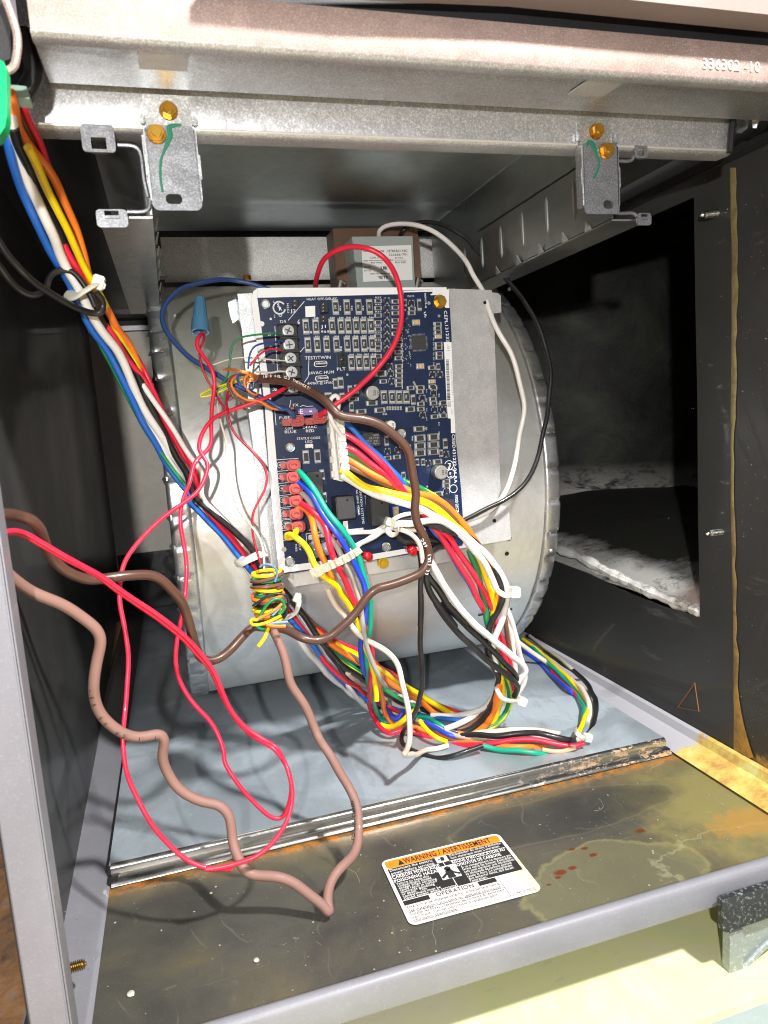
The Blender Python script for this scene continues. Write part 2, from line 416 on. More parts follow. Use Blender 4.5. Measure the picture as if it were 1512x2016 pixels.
CAB = thing('furnace_cabinet', 'open grey steel furnace cabinet with dark inner walls and stained floor pan', 'furnace cabinet', (.21, .0, 0))
def pan_mat():
    m = mat('stained_floor_pan', (.08, .07, .05), .4, .35, .1); t = NT(m)
    big = t.noise(16, 6, .6, dist=.4); fine = t.noise(1100, 2, .6)
    c = t.ramp(big, (.35, (.070, .068, .062)), (.5, (.100, .095, .078)), (.66, (.135, .120, .072)))
    c = t.mix(t.ramp(fine, (.60, 0.), (.74, .30)), c, (.26, .24, .19))
    mk, ring = t.blob(.285, .016, .052, .034, .08, .40, 26)
    c = t.mix(t.math('MULTIPLY', mk, .45), c, (.24, .23, .12)); c = t.mix(t.math('MULTIPLY', ring, .3), c, (.46, .43, .18))
    mk2, ring2 = t.blob(.36, .014, .05, .022, .12, .5, 60)
    c = t.mix(t.math('MULTIPLY', ring2, .4), c, (.50, .48, .30))
    mk3, ring3 = t.blob(.395, .055, .058, .055, .5, .6, 55)
    c = t.mix(t.math('MULTIPLY', mk3, .55), c, (.46, .40, .13))
    mk4, _ = t.blob(.385, .036, .026, .012, .4, .9, 190); c = t.mix(t.math('MULTIPLY', mk4, .5), c, (.58, .28, .05))
    mk5, ring5 = t.blob(.29, .085, .075, .022, .2, .25, 30); c = t.mix(t.math('MULTIPLY', mk5, .6), c, (.050, .050, .050)); c = t.mix(t.math('MULTIPLY', ring5, .15), c, (.4, .36, .22))
    # rust along the back edge
    y = t.sep()[1]
    e = t.math('MULTIPLY', t.math('SUBTRACT', y, .098), 36., True); e = t.math('MULTIPLY', e, t.ramp(t.noise(38, 6, .7), (.35, .15), (.6, 1.)))
    c = t.mix(t.math('MULTIPLY', e, .75, True), c, (.38, .25, .08))
    e2 = t.math('MULTIPLY', t.math('SUBTRACT', y, .110), 150., True); e2 = t.math('MULTIPLY', e2, t.ramp(t.noise(90, 6, .8), (.45, 0.), (.58, 1.))); c = t.mix(e2, c, (.62, .22, .03))
    # dents of rust
    for (x, y_, r) in ((.2575, .0335, .0022), (.2605, .0365, .0042), (.2685, .0375, .003), (.285, .043, .0028), (.284, .050, .0024), (.277, .052, .0022), (.322, .052, .0035), (.250, .030, .0016)):
        k, _ = t.blob(x, y_, r*.85, r*.5, .35, .6, 700); c = t.mix(k, c, (.17, .045, .015))
    for (st, th, a_, c2) in (((1, 1, 1), .715, .4, (.55, .50, .34)), ((.25, 1.4, 1), .685, .35, (.30, .28, .22))):
        s = t.noise(75, 8, .55, stretch=st, dist=1.5); rg = t.ramp(s, (th-.02, 0.), (th, 1.), (th+.012, 0.)); c = t.mix(t.math('MULTIPLY', rg, a_), c, c2)
    sc = t.n('ShaderNodeTexWave'); sc.inputs['Scale'].default_value = 14; sc.inputs['Distortion'].default_value = 22; sc.inputs['Detail'].default_value = 3; sc.inputs['Detail Scale'].default_value = .7
    t.l(t.obj(), sc.inputs[0]); k = t.ramp(sc.outputs[1], (.0, 1.), (.012, 0.)); k = t.math('MULTIPLY', k, t.ramp(t.noise(26, 2), (.52, 0.), (.6, .38))); c = t.mix(t.math('MULTIPLY', k, .45), c, (.36, .33, .25))
    t.col(c); t.rou(t.math('ADD', t.math('MULTIPLY', big, .35), .22)); t.bump(t.math('ADD', fine, t.math('MULTIPLY', t.noise(60, 5), 1.5)), .16, .0005); return m
MT['pan'] = pan_mat()
def deck_mat():
    m = mat('bluish_deck_steel', (.36, .41, .46), .45, .3); t = NT(m)
    big = t.noise(10, 6, .55, dist=.5)
    c = t.ramp(big, (.38, (.30, .35, .39)), (.5, (.38, .44, .49)), (.54, (.45, .52, .58)), (.7, (.49, .56, .63)))
    k, rg = t.blob(.345, .20, .05, .03, .04, .4, 40); c = t.mix(t.math('MULTIPLY', k, .5), c, (.62, .72, .80))
    w2 = t.noise(160, 6, .8); c = t.mix(t.ramp(w2, (.62, 0.), (.72, .6)), c, (.75, .78, .80)); c = t.mix(t.ramp(t.noise(45, 7, .8, stretch=(1, .4, 1)), (.52, 0.), (.66, .5)), c, (.26, .28, .28))
    t.col(c); t.rou(t.ramp(big, (.35, .30), (.5, .42), (.65, .50))); t.bump(t.noise(700, 3), .1, .0004); return m
MT['deck'] = deck_mat()
def ledge_mat():
    m = mat('stained_ledge_paint', (.36, .35, .37), .4); t = NT(m); y = t.sep()[1]
    e = t.math('MULTIPLY', t.math('SUBTRACT', t.math('ADD', .118, t.math('MULTIPLY', t.math('SUBTRACT', t.noise(40, 6, .7), .5), .05)), y), 120., True)
    n = t.noise(60, 6, .7)
    st = t.ramp(n, (.35, (.42, .20, .03)), (.5, (.56, .42, .07)), (.62, (.60, .55, .16)), (.78, (.58, .58, .50)))
    c = t.mix(t.math('MULTIPLY', e, .9), (.40, .40, .44), st)
    c = t.mix(t.ramp(t.noise(1200, 2), (.66, 0.), (.74, .5)), c, (.7, .68, .55)); t.col(c); return m
MT['ledge_r'] = ledge_mat()

# floor pan with a rolled front rail
bm = bmesh.new(); prism(bm, [(.004, -.001, 0), (W_, -.001, 0), (W_, YD+.004, 0), (.004, YD+.004, 0)], (0, 0, -.001))
fin(bm, 'floor_pan', MT['pan'], CAB, label='dark olive floor pan with water stains and rust spots')
bm = bmesh.new(); prof = [(.0040, .0006), (.0034, .0018), (.0024, .0026), (.0012, .0030), (.0, .0029), (-.0010, .0023), (-.0017, .0014), (-.0019, .0004), (-.0023, -.0098), (-.0020, -.0110), (-.0012, -.0118), (.0, -.0121), (.012, -.0121)]
sweep_x(bm, prof, .008, .50, -.0008); fin(bm, 'front_rail', MT['flange'], CAB, smooth=True, ang=27)
# left front flange
bm = bmesh.new(); box(bm, (.0163, .0004, .21), (.0136, .0016, .44)); box(bm, (.0233, .006, .21), (.0012, .012, .44))
fin(bm, 'front_flange', MT['flange'], CAB, bevel=.0006)
# side walls
def sidewall(name, pts, vec, holes=(), m='dark', label=None):
    bm = bmesh.new(); prism(bm, pts, vec, holes); return fin(bm, name, MT[m], CAB, label=label)
sidewall('side_panel', [(.0095, .002, -.004), (-.002, YB_, -.004), (-.002, YB_, .46), (.0095, .002, .46)], (-.0012, 0, 0), label='dark grey left inner side panel')
hole = [at(1378, 1216, 'x', W_), at(1300, 1192, 'x', W_), at(1220, 1160, 'x', W_), at(1160, 1130, 'x', W_), at(1080, 1100, 'x', W_), Vector((W_, .44, .105)), Vector((W_, .47, .405)), at(1100, 503, 'x', W_), at(1230, 448, 'x', W_), at(1366, 388, 'x', W_), at(1369, 600, 'x', W_), at(1373, 800, 'x', W_), at(1374, 1000, 'x', W_)]
sidewall('side_panel', [(W_, -.03, -.004), (W_, YB_, -.004), (W_, YB_, .46), (W_, -.03, .46)], (.0012, 0, 0), [hole], label='dark grey right inner side panel with cut return-air opening')
# back panel
bm = bmesh.new(); prism(bm, [(-.002, YB_, .088), (W_, YB_, .088), (W_, YB_, .384), (-.002, YB_, .384)], (0, .001, 0)); fin(bm, 'back_panel', MT['galv_tan'], CAB)
bm = bmesh.new(); prism(bm, [(-.002, YB_+.002, -.004), (W_, YB_+.002, -.004), (W_, YB_+.002, .46), (-.002, YB_+.002, .46)], (0, .001, 0)); fin(bm, 'back_liner', MT['near_black'], CAB)
bm = bmesh.new(); box(bm, (.21, YB_-.004, .388), (.42, .008, .006)); fin(bm, 'back_ledge', MT['galv_bright'], CAB, bevel=.0015)
# ledges along both side panels
bm = bmesh.new(); sweep_y(bm, [(0.0026, .016), (.0040, .010), (.0052, .0085), (.0245, .0012), (.0262, .0002)], .002, YB_-.004, .0008)
fin(bm, 'side_ledge', MT['flange'], CAB, smooth=True, ang=30)
bm = bmesh.new(); sweep_y(bm, [(.3985, .0012), (.4000, .0022), (.4150, .0070), (.4175, .0125), (.4196, .0135)], .0, YB_-.004, .0008)
fin(bm, 'side_ledge', MT['ledge_r'], CAB, smooth=True, ang=30, label='right ledge with yellow adhesive stains near the front')
# blower deck with its rolled nose
bm = bmesh.new()
prof = [(YB_-.003, HD), (.30, HD), (YD+.006, HD), (YD+.003, HD+.0004), (YD+.0012, HD+.0002)]
sweep_x(bm, prof, .0265, .3975, -.0006); fin(bm, 'blower_deck', [MT['deck']], CAB, smooth=True, ang=50)
def rust_m():
    m = mat('rusty_steel_nose', (.45, .45, .44), .26, .95); t = NT(m)
    x = t.sep()[0]; e = t.math('MULTIPLY', t.math('SUBTRACT', x, .27), 9., True)
    n = t.ramp(t.noise(150, 7, .8, stretch=(.5, 1, 1)), (.52, 0.), (.60, 1.)); f = t.math('MULTIPLY', t.math('ADD', t.math('MULTIPLY', e, .9), .10), n, True)
    t.col(t.mix(f, (.46, .46, .44), (.55, .26, .06))); t.rou(t.math('ADD', t.math('MULTIPLY', f, .5), .18))
    t.l(t.math('SUBTRACT', .95, t.math('MULTIPLY', f, .9)), t.b.inputs['Metallic']); return m
MT['rustn'] = rust_m()
bm = bmesh.new(); sweep_x(bm, [(YD+.0015, HD+.0009), (YD-.0004, HD+.0007), (YD-.0012, HD-.0006), (YD-.0013, HD-.0050), (YD-.0050, HD-.0057), (YD-.0068, HD-.0066), (YD-.0074, .0010)], .0275, .3965, -.0004)
fin(bm, 'deck_nose', MT['rustn'], CAB, smooth=True, ang=70)
for (q, nm) in (((640, 900, 'I'), 0), ((1322, 1482, 'O'), 1)):
    p = fat(q[2], q[0], q[1], 'z', .0012) if nm == 0 else at(q[0], q[1], 'z', .0012)
    bm = bmesh.new(); box(bm, p+Vector((.003 if nm == 0 else -.003, .004, .0012)), (.0055, .006, .003)); fin(bm, 'notch', MT['black'], CAB)
# sealant bead on the right wall
def seal_mat():
    m = mat('dried_sealant', (.34, .28, .12), .45); t = NT(m); z = t.sep()[2]
    f = t.math('MULTIPLY', t.math('SUBTRACT', .20, z), 5., True); n = t.noise(80, 5, .7)
    c = t.mix(f, (.24, .20, .09), (.46, .23, .04)); c = t.mix(t.ramp(n, (.42, 0.), (.6, .8)), c, (.15, .11, .05)); t.col(c); t.bump(t.noise(400, 4), .5, .0006); return m
bm = bmesh.new(); L = []; Rr = []
zs = [i/40 for i in range(41)]
rnd = random.Random(3)
for s in zs:
    yy = 330+(1492-330)*s; xl = 1437+6*s+2.0*sin(s*9)+rnd.uniform(-.8, .8); wd = 9+3*sin(s*6+1)+rnd.uniform(-1.6, 2.6)+(max(0, s-.9)*260)
    L.append(at(xl, yy, 'x', W_-.0006)); Rr.append(at(xl+wd, yy, 'x', W_-.0006))
for i in range(40):
    a, b, c, d = L[i], Rr[i], Rr[i+1], L[i+1]; up = Vector((-.0004, 0, 0)); m1 = (a+b)/2+up; m2 = (c+d)/2+up
    va = [bm.verts.new(v) for v in (a, m1, m2, d)]; bm.faces.new(va); vb = [bm.verts.new(v) for v in (m1, b, c, m2)]; bm.faces.new(vb)
bmesh.ops.remove_doubles(bm, verts=bm.verts, dist=.00002)
MT['seal'] = seal_mat(); fin(bm, 'sealant_bead', MT['seal'], CAB, smooth=True)
# pointed end of a sealant pool + warning triangle outline scratched on the wall
def strip_on_wall(pts, wd, name, m, closed=False):
    P = [at(*p, 'x', W_-.0004) for p in pts]; bm = bmesh.new()
    if closed: P.append(P[0]); P.append(P[1])
    tube(bm, P, wd, 5); return fin(bm, name, m, CAB)
strip_on_wall([(1368, 1345), (1335, 1392), (1376, 1400)], .0005, 'triangle_mark', mat('rust_brown_mark', (.24, .11, .05), .6), True)
# screws whose tips poke into the cabinet
def tip_screw(p, direction, ln, r, m, drill=True, label=None):
    d = Vector(direction).normalized(); P = [Vector(p)+d*ln*i/60 for i in range(61)]; drill = drill and ln > .011; bm = bmesh.new()
    def rad(t):
        i = round(t*60)
        if drill and t > .68: return r*.70*(1-.8*max(0, (t-.9)/.1))
        return (r*1.08 if i % 5 in (0, 1) else r*.70)*(1 if t < .9 else 1-(t-.9)*6)
    tube(bm, P, r, 10, r_of=rad); return fin(bm, 'screw', m, CAB, smooth=True, ang=50, label=label)
tip_screw(at(1412, 420, 'x', W_), at(1367, 425, 'y', .1)-at(1412, 420, 'y', .1), .0125, .0021, MT['steel'])
tip_screw(at(1421, 1047, 'x', W_), at(1376, 1053, 'y', .1)-at(1421, 1047, 'y', .1), .0125, .0019, MT['steel'])
tip_screw(at(1530, 1585, 'x', W_-.003), (-1, .05, 0), .012, .0018, MT['cream_pad'])
tip_screw(at(1240, 1405, 'x', W_-.002), (-1, 0, .0), .005, .0014, MT['brass_dk'])
tip_screw(fat('I', 668, 538, 'y', .19), fat('I', 583, 540, 'y', .19)-fat('I', 668, 538, 'y', .19), .0105, .0018, MT['brass_dk'])
tip_screw(fat('I', 360, 1395, 'y', .035), fat('I', 475, 1362, 'y', .035)-fat('I', 360, 1395, 'y', .035), .0105, .0022, MT['brass_dk'])
# small floor blobs
for (x, y, r) in ((505, 1890, .0013), (258, 1956, .0017), (175, 1690, .0017), (415, 1758, .0008)):
    bm = bmesh.new(); bmesh.ops.create_icosphere(bm, subdivisions=2, radius=r); p = at(x, y, 'z', .0006)
    for v in bm.verts: v.co = Vector((v.co.x*1.1, v.co.y, v.co.z*.5))*(1+.25*noise.noise(v.co*900))+p
    prop(fin(bm, 'debris_crumb', MT['cream_pad'], None, smooth=True), {505: 'pale crumb on the floor pan directly below the sharp bend of the pink cable', 258: 'largest pale crumb, near the lower left corner of the floor pan', 175: 'pale crumb stuck on the left ledge beside the deck nose', 415: 'tiny pale crumb left of the pink cable where it crosses the floor pan'}[x], 'crumb', 'crumbs on the floor pan')

# ---------------- shelf (vestibule floor) above the compartment
SH = thing('furnace_shelf', 'galvanised shelf panel with folded front lip above the blower compartment', 'shelf', (.22, .04, .40))
bm = bmesh.new(); sweep_x(bm, [(.0415, .4200), (.0410, .3940), (.0400, .3908), (.0392, .3895), (.0392, .3725), (.0398, .3712), (.0415, .3706), (.050, .3710)], .047, .3785, -.0009)
fin(bm, 'lip', MT['galv_bright'], SH, smooth=True, ang=50)
bm = bmesh.new(); sweep_x(bm, [(.047, .3718), (.050, .4000), (.222, .4000), (.226, .3992), (.230, .4000), (.238, .4000), (.242, .3992), (.246, .4000), (.305, .4000)], .086, .309, .0009)
fin(bm, 'shelf_underside', MT['galv_dark'], SH, smooth=True, ang=40)
bm = bmesh.new(); prism(bm, [(.309, .045, .3985), (.415, .045, .3985), (.415, .50, .3985), (.309, .50, .3985)], (0, 0, .001)); fin(bm, 'outer_bay', MT['galv_rail'], SH)
bm = bmesh.new(); prism(bm, [(-.002, .045, .3985), (.086, .045, .3985), (.086, YB_, .3985), (-.002, YB_, .3985)], (0, 0, .001)); fin(bm, 'left_bay', MT['near_black'], SH)  # plain black sheet over the bay beside the left rail
bm = bmesh.new(); prism(bm, [(-.002, .30, .402), (W_, .30, .402), (W_, YB_, .402), (-.002, YB_, .402)], (0, 0, .001)); fin(bm, 'shelf_rear', MT['near_black'], SH)
for yz in ((.0390, .3893), (.0392, .3716)):
    bm = bmesh.new(); tube(bm, [Vector((.048, *yz)), Vector((.378, *yz))], .0007, 8); fin(bm, 'fold_highlight', MT['fold'], SH, smooth=True)  # thin pale bead added as the highlight of each bend
# dimples behind the lip
for (x, y) in ((320, 100), (1172, 158)):
    p = at(x, y, 'z', .3835); bm = bmesh.new(); prism(bm, [Vector((p.x+a_*.0085, p.y+b_*.008, .3806+(p.y+b_*.008+.0055)*.064-.0010)) for a_, b_ in ((-1, -1), (1, -1), (1, 1), (-1, 1))], (0, 0, .0006)); fin(bm, 'pressed_pad', MT['galv_plate'], SH)
# top beam in front
BM_ = thing('top_beam', 'folded steel beam coloured by a painted pink reflection, with stamped numbers across the top', 'beam', (.22, -.01, .39))
bm = bmesh.new(); sweep_x(bm, [(.0385, .3870), (.030, .3830), (-.0055, .3806)], .0565, .52, -.0009); fin(bm, 'beam_return', MT['galv'], BM_, smooth=True, ang=30)
bm = bmesh.new(); prism(bm, [(.0, -.003, .3986), (.56, -.003, .3986), (.56, -.003, .47), (.0, -.003, .47)], (0, .001, 0)); fin(bm, 'gap_shade_plate', MT['near_black'], BM_)  # black plate added to give the gap above the beam its shade
bm = bmesh.new(); sweep_x(bm, [(-.0060, .3806), (-.0090, .3808), (-.0100, .3822), (-.0100, .3935), (-.0085, .3975), (.004, .3985), (.025, .4100), (.0425, .4215)], .0565, .52, -.0009)  # rear slope added as an unseen cap to keep lamp light off the lip
fin(bm, 'beam_face_light_cap', MT['galv_beam'], BM_, smooth=True, ang=50)
bm = bmesh.new(); sweep_x(bm, [(-.0108, .3815), (-.0104, .3806), (-.0090, .3800), (-.006, .3800)], .0565, .52, -.0006); fin(bm, 'edge_highlight', MT['galv_bright'], BM_, smooth=True, ang=80)  # pale strip added as the highlight along the beam's lower edge
a = fat('N', 1128, 372, 'y', -.0103); b = fat('N', 1490, 395, 'y', -.0103)
textobj('336302 -10', 'stamped_number', .0062, mat('lit_stamped_figures', (.72, .66, .60), .5), frame_m(a, b-a, (0, 0, 1)), BM_, ext=.0002, bold=-.01, sx=1.02)  # pale tone stands in for light caught by the embossing
bm = bmesh.new()
pts = [at(420, -30, 'y', -.0108), at(700, 0, 'y', -.0108), at(1000, 13, 'y', -.0108), at(1600, 72, 'y', -.0108), at(1600, -60, 'y', -.0108), at(420, -60, 'y', -.0108)]
prism(bm, pts, (0, -.012, 0)); prop(fin(bm, 'casing_door_rail', enamel('tan_casing_paint', (.19, .155, .14), .45, 700, .1), bevel=.0008), 'tan-grey painted casing rail above the pink-reflecting steel beam', 'casing rail')
# upper left stile with rolled edge
ST = thing('corner_stile', 'folded pale steel corner stile at the upper left with a dark slot', 'steel stile', (.05, -.01, .37))
bm = bmesh.new(); P = [at(10, 0, 'y', -.012), at(22, 30, 'y', -.012), at(34, 75, 'y', -.012), at(32, 112, 'y', -.012), at(26, 132, 'y', -.012), at(12, 140, 'y', -.012), at(-30, 140, 'y', -.012)]
tube(bm, catmull(P, 5), .0013, 8); fin(bm, 'rolled_edge', MT['galv_beam'], ST, smooth=True)
bm = bmesh.new(); prism(bm, [at(-60, -40, 'y', -.011), at(8, -40, 'y', -.011), at(20, 40, 'y', -.011), at(22, 115, 'y', -.011), at(8, 120, 'y', -.011), at(-60, 120, 'y', -.011)], (0, .004, 0)); fin(bm, 'slot_backing', MT['near_black'], ST)
bm = bmesh.new(); P = [at(44, 60, 'y', .02), at(56, 105, 'y', .02), at(66, 150, 'y', .02), at(45, 190, 'y', .02)]
tube(bm, catmull(P, 6), .0035, 10); prop(fin(bm, 'rubber_grommet', MT['blackpl'], None, smooth=True), 'black rubber grommet strip beside the upper left stile', 'grommet')
bm = bmesh.new(); prism(bm, [at(-50, 118, 'y', -.03), at(0, 118, 'y', -.03), at(8, 122, 'y', -.03), at(12, 135, 'y', -.03), at(14, 225, 'y', -.03), at(10, 250, 'y', -.03), at(-4, 270, 'y', -.03), at(-50, 285, 'y', -.03)], (0, .006, 0))
prop(fin(bm, 'terminal_block', MT['greenpl'], None, bevel=.0012), 'bright green plastic terminal block at the upper left edge', 'terminal block')
bm = bmesh.new(); prism(bm, [at(16, 165, 'y', .012), at(52, 170, 'y', .012), at(58, 195, 'y', .012), at(18, 190, 'y', .012)], (0, .008, 0))
prop(fin(bm, 'wire_plug', mat('pale_green_nylon', (.30, .45, .40), .4), None, bevel=.001), 'pale translucent plug where the harness starts beside the green block', 'wire plug')
# flange strip at the upper right with notches
a = [at(1452, 178, 'y', .05), at(1512, 150, 'y', .03), at(1560, 125, 'y', .01), at(1560, 200, 'y', .01), at(1512, 232, 'y', .03), at(1492, 240, 'y', .036), at(1489, 252, 'y', .037), at(1482, 252, 'y', .038), at(1480, 232, 'y', .038), at(1472, 230, 'y', .04), at(1469, 255, 'y', .042), at(1460, 262, 'y', .045), at(1450, 262, 'y', .05)]
bm = bmesh.new(); prism(bm, a, (.0008, 0, .0008)); fin(bm, 'notched_flange', MT['galv_bright'], CAB)
bm = bmesh.new(); P = [at(1437, 300, 'y', .036), at(1440, 255, 'y', .036), at(1446, 215, 'y', .036), at(1449, 150, 'y', .036)]; tube(bm, P, .0016, 8); fin(bm, 'corner_seam', MT['near_black'], CAB)
# top edge bars on the right wall (dark folded seam running back)
bm = bmesh.new(); P0 = at(1560, 235, 'x', W_-.004); P1 = at(1200, 428, 'x', W_-.004); P1.z = P0.z = (P0.z+P1.z)/2
box(bm, (P0+P1)/2, (.006, abs(P1.y-P0.y)+.1, .006)); fin(bm, 'seam_bar', MT['near_black'], CAB, bevel=.001)

# ---------------- duct seen through the opening
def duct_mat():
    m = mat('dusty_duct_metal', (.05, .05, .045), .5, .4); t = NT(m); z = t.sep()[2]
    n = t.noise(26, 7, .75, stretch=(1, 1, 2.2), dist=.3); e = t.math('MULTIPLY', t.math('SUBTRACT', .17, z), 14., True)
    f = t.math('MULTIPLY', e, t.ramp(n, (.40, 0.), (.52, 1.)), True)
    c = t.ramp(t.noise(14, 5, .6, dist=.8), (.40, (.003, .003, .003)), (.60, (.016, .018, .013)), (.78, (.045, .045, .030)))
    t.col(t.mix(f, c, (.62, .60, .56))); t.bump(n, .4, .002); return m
_t = NT(MT['dark']); k_, _ = _t.blob(.03, .006, .045, .016, .25, .7, 130, axes=(1, 2)); ox = _t.sep(); g_ = _t.math('MULTIPLY', k_, _t.math('GREATER_THAN', ox[0], .4)); src = _t.b.inputs['Base Color'].links[0].from_socket
_t.col(_t.mix(_t.math('MULTIPLY', g_, .9), src, (.50, .27, .06)))
DU = thing('return_duct', 'dark dusty return-air duct seen through the cut side opening', 'air duct', (.6, .3, 0))
MT['duct'] = duct_mat()
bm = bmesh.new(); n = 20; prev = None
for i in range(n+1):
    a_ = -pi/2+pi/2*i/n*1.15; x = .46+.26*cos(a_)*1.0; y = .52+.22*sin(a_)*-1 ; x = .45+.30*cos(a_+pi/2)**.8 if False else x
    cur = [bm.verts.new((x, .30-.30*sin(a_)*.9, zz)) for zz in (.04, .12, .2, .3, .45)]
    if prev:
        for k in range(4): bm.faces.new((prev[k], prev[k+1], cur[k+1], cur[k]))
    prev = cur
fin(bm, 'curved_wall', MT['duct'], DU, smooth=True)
def on_duct(x, y):
    d = ray(x, y)
    for k in range(4000):
        q = CAM+d*(.4+k*.00025)
        if q.x > .46 and ((q.x-.46)/.26)**2+((.30-q.y)/.27)**2 >= .985: return q
    return q
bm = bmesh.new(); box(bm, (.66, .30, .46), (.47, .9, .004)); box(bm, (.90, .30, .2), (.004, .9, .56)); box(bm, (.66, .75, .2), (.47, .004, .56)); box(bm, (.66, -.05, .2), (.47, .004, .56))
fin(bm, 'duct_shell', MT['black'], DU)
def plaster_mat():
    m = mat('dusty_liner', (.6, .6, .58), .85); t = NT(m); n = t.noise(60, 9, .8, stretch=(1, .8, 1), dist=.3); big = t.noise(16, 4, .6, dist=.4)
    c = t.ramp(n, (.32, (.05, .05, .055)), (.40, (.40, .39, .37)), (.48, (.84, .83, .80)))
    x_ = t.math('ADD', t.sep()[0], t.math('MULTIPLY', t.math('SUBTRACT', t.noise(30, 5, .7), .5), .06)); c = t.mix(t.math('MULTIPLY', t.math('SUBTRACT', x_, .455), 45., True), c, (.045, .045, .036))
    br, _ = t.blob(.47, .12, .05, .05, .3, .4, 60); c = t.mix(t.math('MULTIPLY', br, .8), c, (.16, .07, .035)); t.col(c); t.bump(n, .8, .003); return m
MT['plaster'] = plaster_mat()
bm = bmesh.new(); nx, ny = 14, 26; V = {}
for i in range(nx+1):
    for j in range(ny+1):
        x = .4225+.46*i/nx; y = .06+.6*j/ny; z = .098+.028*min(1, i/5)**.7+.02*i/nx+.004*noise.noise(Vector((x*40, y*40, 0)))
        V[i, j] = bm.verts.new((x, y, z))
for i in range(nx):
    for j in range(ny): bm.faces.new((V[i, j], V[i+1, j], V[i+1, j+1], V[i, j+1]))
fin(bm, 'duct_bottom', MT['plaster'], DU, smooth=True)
bm = bmesh.new(); P = [at(x, y, 'x', W_+.004) for x, y in ((1385, 1206), (1340, 1190), (1270, 1160), (1200, 1128), (1140, 1095), (1085, 1075))]
def fr_(t): return .0042+.0008*sin(t*37)+.0005*sin(t*91)
tube(bm, catmull(P, 10), .005, 9, r_of=fr_); o = fin(bm, 'torn_liner_edge', MT['plaster'], DU, smooth=True)

